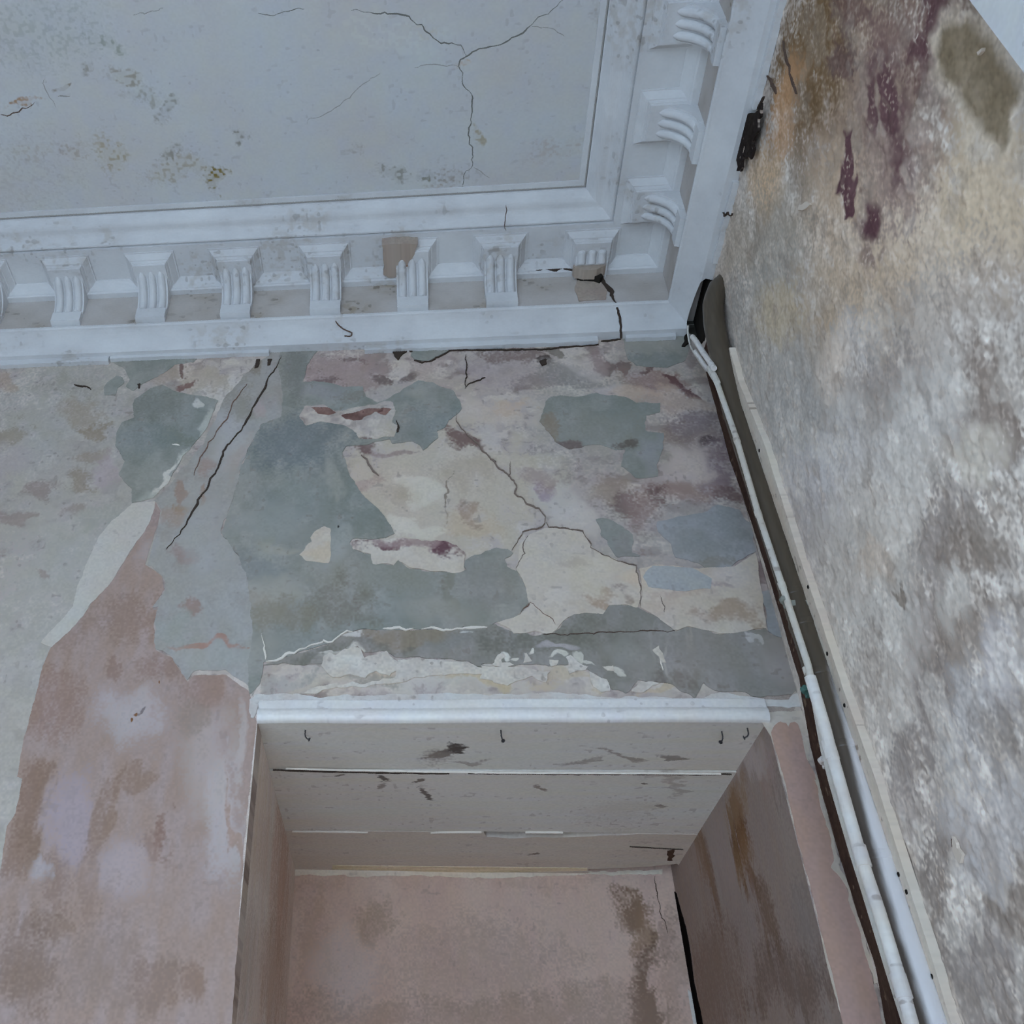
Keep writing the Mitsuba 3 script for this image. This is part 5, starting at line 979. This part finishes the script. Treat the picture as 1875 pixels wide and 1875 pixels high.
# ---------------------------------------------------------------- pipes in the corner
PX, PR = -.0215, .0205
def pipe_y(z): return -.1555 - .0580 * (2.3 - z)
def pipe_paint(p, n, uv):
    m = fbm(p.z * 30, p.y * 160, p.x * 160, 3)
    s = ((p.x - PX) * .92 - (p.y - pipe_y(p.z)) * .38) / PR          # -1 towards the corner, 1 towards the batten
    thr = 1.5 - 1.55 * smoothstep(2.5, 1.8, p.z) + 9 * smoothstep(2.7, 2.85, p.z)
    w = smoothstep(thr - .40, thr + .15, s + (m - .5) * .25)
    dark = mix(tone(58, 55, 46), tone(66, 65, 64), smoothstep(2.3, 1.9, p.z))
    return mix(dark * (1 + (m - .5) * .4), tone(156, 168, 182), w)
scene['pipe_paint'] = {'type': 'principled', 'base_color': proc(pipe_paint), 'roughness': .38, 'specular': .4}
pl_ = thing('drainpipe', 'dark brown vertical pipe in the corner, white paint along its right side', 'pipe')
zz = np.linspace(3.02, 1.55, 60)
path = [(.016, -.186, 3.128), (-.006, -.185, 3.108), (-.022, -.176, 3.070), (-.026, -.162, 3.02), (-.024, -.147, 2.965), (PX, -.134, 2.90)] + [(PX, pipe_y(z), z) for z in zz if z < 2.83]
obj('tube', tube(resample(path, .015), PR, 24), 'pipe_paint', pl_, smooth=50)
for (yy, z) in [(-.1925,2.3744),(-.1827,2.3149),(-.1976,2.2233),(-.1996,2.1008),(-.1871,1.9365)]:
    c = np.array([PX, pipe_y(z), z]); d = np.array([0, .058, 1.]) / math.hypot(1, .058)
    obj('coupling', tube([c - d * .006, c - d * .004, c + d * .004, c + d * .006], np.array([PR + .0002, PR + .0014, PR + .0014, PR + .0002]), 24), 'pipe_paint', pl_, smooth=40)

scene['conduit_white'] = {'type': 'principled', 'base_color': proc(wash((146, 154, 154), (134, 140, 136), [], RIGHTW, .5, False, .05, .5, scale=4.)), 'roughness': .45, 'specular': .4}
scene['conduit_bright'] = {'type': 'principled', 'base_color': proc(wash((164, 174, 182), (150, 160, 168), [], RIGHTW, .5, False, .04, .5, scale=4.)), 'roughness': .4, 'specular': .4}
def run(pts, x, r, step=.012, sides=14):
    p = np.array(pts); return tube(resample(np.c_[np.full(len(p), x), p], step), r, sides)
c1 = thing('thin_conduit', 'thin dirty white cable conduit running down left of the dark pipe', 'conduit')
obj('tube', run([(-.1288,2.9237),(-.1469,2.8745),(-.1641,2.7103),(-.1661,2.5368),(-.1795,2.3787),(-.1905,2.2238),(-.1845,2.1947),(-.1682,2.1299),(-.1614,2.1012),(-.1582,2.0533),(-.1606,1.9534),(-.1654,1.8919),(-.1703,1.7906),(-.1749,1.7388),(-.1775,1.6758)], -.046, .0052), 'conduit_white', c1, smooth=50)
c2 = thing('wide_conduit', 'wider white conduit beside the lower dark pipe', 'conduit')
obj('tube', run([(-.2052,2.1961),(-.2064,2.1178),(-.2031,2.0817),(-.2025,1.999),(-.2015,1.9303),(-.2093,1.8578),(-.2118,1.7778),(-.2099,1.7288),(-.2093,1.6758)], -.054, .0082), 'conduit_bright', c2, smooth=50)
for pt, rr in (([(-.2037,1.9303)], .0094), ([(-.2107,1.7691)], .0094), ([(-.2015,2.0814)], .0092)):
    y, z = pt[0]; obj('coupling', tube([(-.054, y + .0008, z + .014), (-.054, y, z), (-.054, y - .0008, z - .014)], rr, 16), 'conduit_bright', c2, smooth=50)
for pt in [(-.1632,2.7079),(-.1654,2.5362),(-.1791,2.3775),(-.1815,2.2205)]:
    y, z = pt; obj('joint', tube([(-.046, y + .0006, z + .005), (-.046, y, z), (-.046, y - .0006, z - .006)], .0061, 14), 'conduit_white', c1, smooth=50)
st = thing('conduit_stub', 'pair of short white conduit ends leaning into the hole under the cornice', 'conduit')
obj('tube', run([(-.0877,3.0707),(-.1015,3.0402),(-.1217,2.9849),(-.1405,2.9376),(-.1528,2.9065)], -.046, .0056), 'conduit_bright', st, smooth=50)
obj('tube', run([(-.0841,3.0299),(-.096,3.0022),(-.1122,2.9626),(-.1264,2.9318)], -.047, .0046), 'conduit_bright', st, smooth=50)
obj('sleeve', run([(-.1334,2.9302),(-.1384,2.9117),(-.1445,2.8891),(-.1486,2.8705)], -.046, .0062), 'conduit_white', st, smooth=50, label='dirty beige sleeve joining the two ends')
cb3 = thing('grey_cable', 'thin grey-white cable curving round the left edge of the pipe hole', 'cable')
obj('tube', run([(-.0374,3.1627),(-.0269,3.1555),(-.0205,3.1382),(-.0206,3.1137),(-.032,3.0774),(-.0508,3.0303),(-.0696,2.9861)], -.030, .0022), 'conduit_white', cb3, smooth=50)

# clips
scene['plastic_teal'] = {'type': 'diffuse', 'reflectance': {'type': 'rgb', 'value': list(tone(62, 98, 100))}}
def clip(pt, mat, lab, r=.0045):
    y, z = pt
    t = thing('cable_clip', lab, 'clip')
    obj('saddle', tube([(-.052, y - .006, z), (-.0535, y, z), (-.050, y + .007, z), (-.040, y + .012, z)], r, 10), mat, t, smooth=60)
    obj('tab', hull([(x, y + a, z + b) for x in (-.0065, -.046) for a in (.009, .019) for b in (-.005, .005)]), mat, t)
clip([(-.1663,2.1973)][0], 'plastic_teal', 'teal plastic cable clip just above the lintel end')
clip([(-.1802,2.3495)][0], 'clip_grey', 'grey-green cable clip beside the cream patch', .004)
clip([(-.1569,2.0872)][0], 'conduit_bright', 'white cable clip beside the top of the pink pier', .004)
flat('clip_grey', (104, 116, 118))

diffuse('wood_and_gap_dark', wash((66, 50, 44), (48, 36, 34), [], RIGHTW, .5, False, .18, .6, (96, 84, 66), scale=2., stretch=(5., .7)))
batten_l = resample([(.0278,3.0985),(.0027,3.0317),(.0136,2.909),(-.0149,2.7021),(-.0335,2.4783),(-.0373,2.3324),(-.0401,2.2841),(-.0298,2.2584),(-.0099,2.1806),(-.0042,2.1011),(-.0064,1.998),(-.0131,1.9192),(-.0264,1.8383),(-.0065,1.7759),(-.0112,1.7051)], .01)
batten_l[:, 0] = np.minimum(batten_l[:, 0], -.002)
batten_r = np.array([(pipe_y(z) + PR - .004, z) for z in batten_l[:, 1]])
obj('corner_batten', slab(ragged(np.r_[batten_l, batten_r[::-1]], .012, .0010, 4), on_right, .0055), 'wood_and_gap_dark', label='rough dark brown timber batten behind the cables in the corner', cat='batten')
diffuse('batten_paint', wash((146, 146, 140), (140, 136, 126), [], RIGHTW, .5, False, .05, .7, (88, 76, 62), scale=2., stretch=(3., .7), k=1.2))
right_edge = resample([(-.1699,3.0707),(-.1633,2.8561),(-.1904,2.6738),(-.1929,2.4296),(-.1981,2.3319),(-.2038,2.1723),(-.2173,2.0245),(-.2164,1.9319),(-.2185,1.8063),(-.2167,1.7296),(-.2149,1.6706)], .01)
pz = np.array([p[2] for p in path])[::-1]; py = np.array([p[1] for p in path])[::-1]
left_edge = np.array([(np.interp(z, pz, py) - PR * .9, z) for z in right_edge[:, 1]])
keep = (left_edge[:, 0] > right_edge[:, 0] + .002) & (right_edge[:, 1] < 3.06)
bt = obj('cover_batten', slab(ragged(np.r_[right_edge[keep], left_edge[keep][::-1]], .012, .0008, 5), on_right, .012), 'batten_paint', label='off-white painted flat batten with nail holes along the right of the pipe', cat='batten')
for pt in [(-.1382,2.9989),(-.1632,2.6813),(-.1921,2.1567),(-.1989,1.9089),(-.2041,1.7829),(-.1874,2.2461),(-.1916,2.3652),(-.2061,1.8841)]:
    y, z = pt; d = trimesh.creation.cylinder(.0031 if pt[1] != 0 else .002, .0012, sections=14); d.apply_transform(trimesh.geometry.align_vectors([0, 0, 1], [1, 0, 0])); d.apply_translation((-.0123, y, z))
    obj('nail_hole', d, 'dirt_shade_black', bt)

# white board standing off the right wall, upper right corner of the picture
edge = [(-1.0374,2.5313),(-1.0401,2.4649),(-1.0418,2.403)]
ye = edge[1][0]
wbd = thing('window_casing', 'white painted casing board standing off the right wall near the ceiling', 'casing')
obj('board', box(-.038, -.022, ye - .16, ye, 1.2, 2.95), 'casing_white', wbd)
obj('gap_shade', box(-.021, -.001, ye - .15, [(-1.0327,2.4685)][0][0], 1.2, 2.94), 'wood_and_gap_dark', wbd, label='dark strip added for the shade in the gap beside the board')  # dark strip added where shade falls between board and wall
scene['casing_white'] = {'type': 'principled', 'base_color': proc(wash((160, 176, 190), (152, 168, 182), [], RIGHTW, .5, False, .03, .3)), 'roughness': .5, 'specular': .3}

# ---------------------------------------------------------------- the rest of the room, behind the camera
flat('wall_plain', (158, 170, 182)); flat('wall_dim', (118, 126, 136))
def floor_paint(p, n, uv):
    b = dr.floor(p.x * 8); g = fbm(p.x * 60, p.y * 4 + b * 3.7, b, 3)
    return mix(tone(172, 182, 190), tone(184, 192, 200), g * .6 + cell_rand(b, 1, 2) * .4)
diffuse('floor_boards', floor_paint)
obj('floor', box(-3.0, .08, -3.1, .8, -.05, 0), 'floor_boards', kind='structure')
LY0, LY1, LZ0, LZ1 = -2.95, -1.65, .3, 1.75
lw = Polygon([(-3.1, 0), (.05, 0), (.05, CEIL), (-3.1, CEIL)]).difference(sbox(LY0, LZ0, LY1, LZ1))
obj('wall_left', slab(lw, lambda u, v, t: np.stack([-3.0 - t, u, v], -1), .12), 'wall_dim', kind='structure')
WX0, WX1, WZ0, WZ1 = -1.95, -.25, .08, 2.25
fw = Polygon([(-3.0, 0), (.08, 0), (.08, CEIL), (-3.0, CEIL)]).difference(sbox(WX0, WZ0, WX1, WZ1))
obj('wall_front', slab(fw, lambda u, v, t: np.stack([u, -3.1 - t, v], -1), .12), 'wall_plain', kind='structure')
dk = 'unseen_window_1'; tag(dk, kind='structure')  # unseen window, placed and sized for its light; the panes themselves emit
scene['frame_white'] = {'type': 'diffuse', 'reflectance': {'type': 'rgb', 'value': [.6, .6, .6]}}
fr = [box(x - .03, x + .03, -3.18, -3.12, WZ0, WZ1) for x in np.linspace(WX0 + .03, WX1 - .03, 4)] + [box(WX0, WX1, -3.18, -3.12, z - .03, z + .03) for z in (WZ0 + .03, .9, 1.6, WZ1 - .03)]
obj('frame', join(fr), 'frame_white', dk)
gl = trimesh.Trimesh([(WX0, -3.16, WZ0), (WX1, -3.16, WZ0), (WX1, -3.16, WZ1), (WX0, -3.16, WZ1)], [(0, 2, 1), (0, 3, 2)], process=False)
if gl.face_normals[0][1] < 0: gl.invert()
scene[dk + '__glowing_pane'] = mikit.ply(gl, 'frame_white', emitter={'type': 'area', 'radiance': {'type': 'rgb', 'value': [c * LIGHT for c in DAYLIGHT]}})

dk2 = 'added_window_2'; tag(dk2, kind='structure')  # window added on the unseen left wall to brighten the right wall and cornice
fr2 = [box(-3.08, -3.02, y - .03, y + .03, LZ0, LZ1) for y in np.linspace(LY0 + .03, LY1 - .03, 3)] + [box(-3.08, -3.02, LY0, LY1, z - .03, z + .03) for z in (LZ0 + .03, 1.3, LZ1 - .03)]
obj('frame', join(fr2), 'frame_white', dk2)
gl2 = trimesh.Trimesh([(-3.06, LY0, LZ0), (-3.06, LY1, LZ0), (-3.06, LY1, LZ1), (-3.06, LY0, LZ1)], [(0, 1, 2), (0, 2, 3)], process=False)
if gl2.face_normals[0][0] < 0: gl2.invert()
scene[dk2 + '__glowing_pane'] = mikit.ply(gl2, 'frame_white', emitter={'type': 'area', 'radiance': {'type': 'rgb', 'value': [c * LIGHT * .95 for c in DAYLIGHT]}})
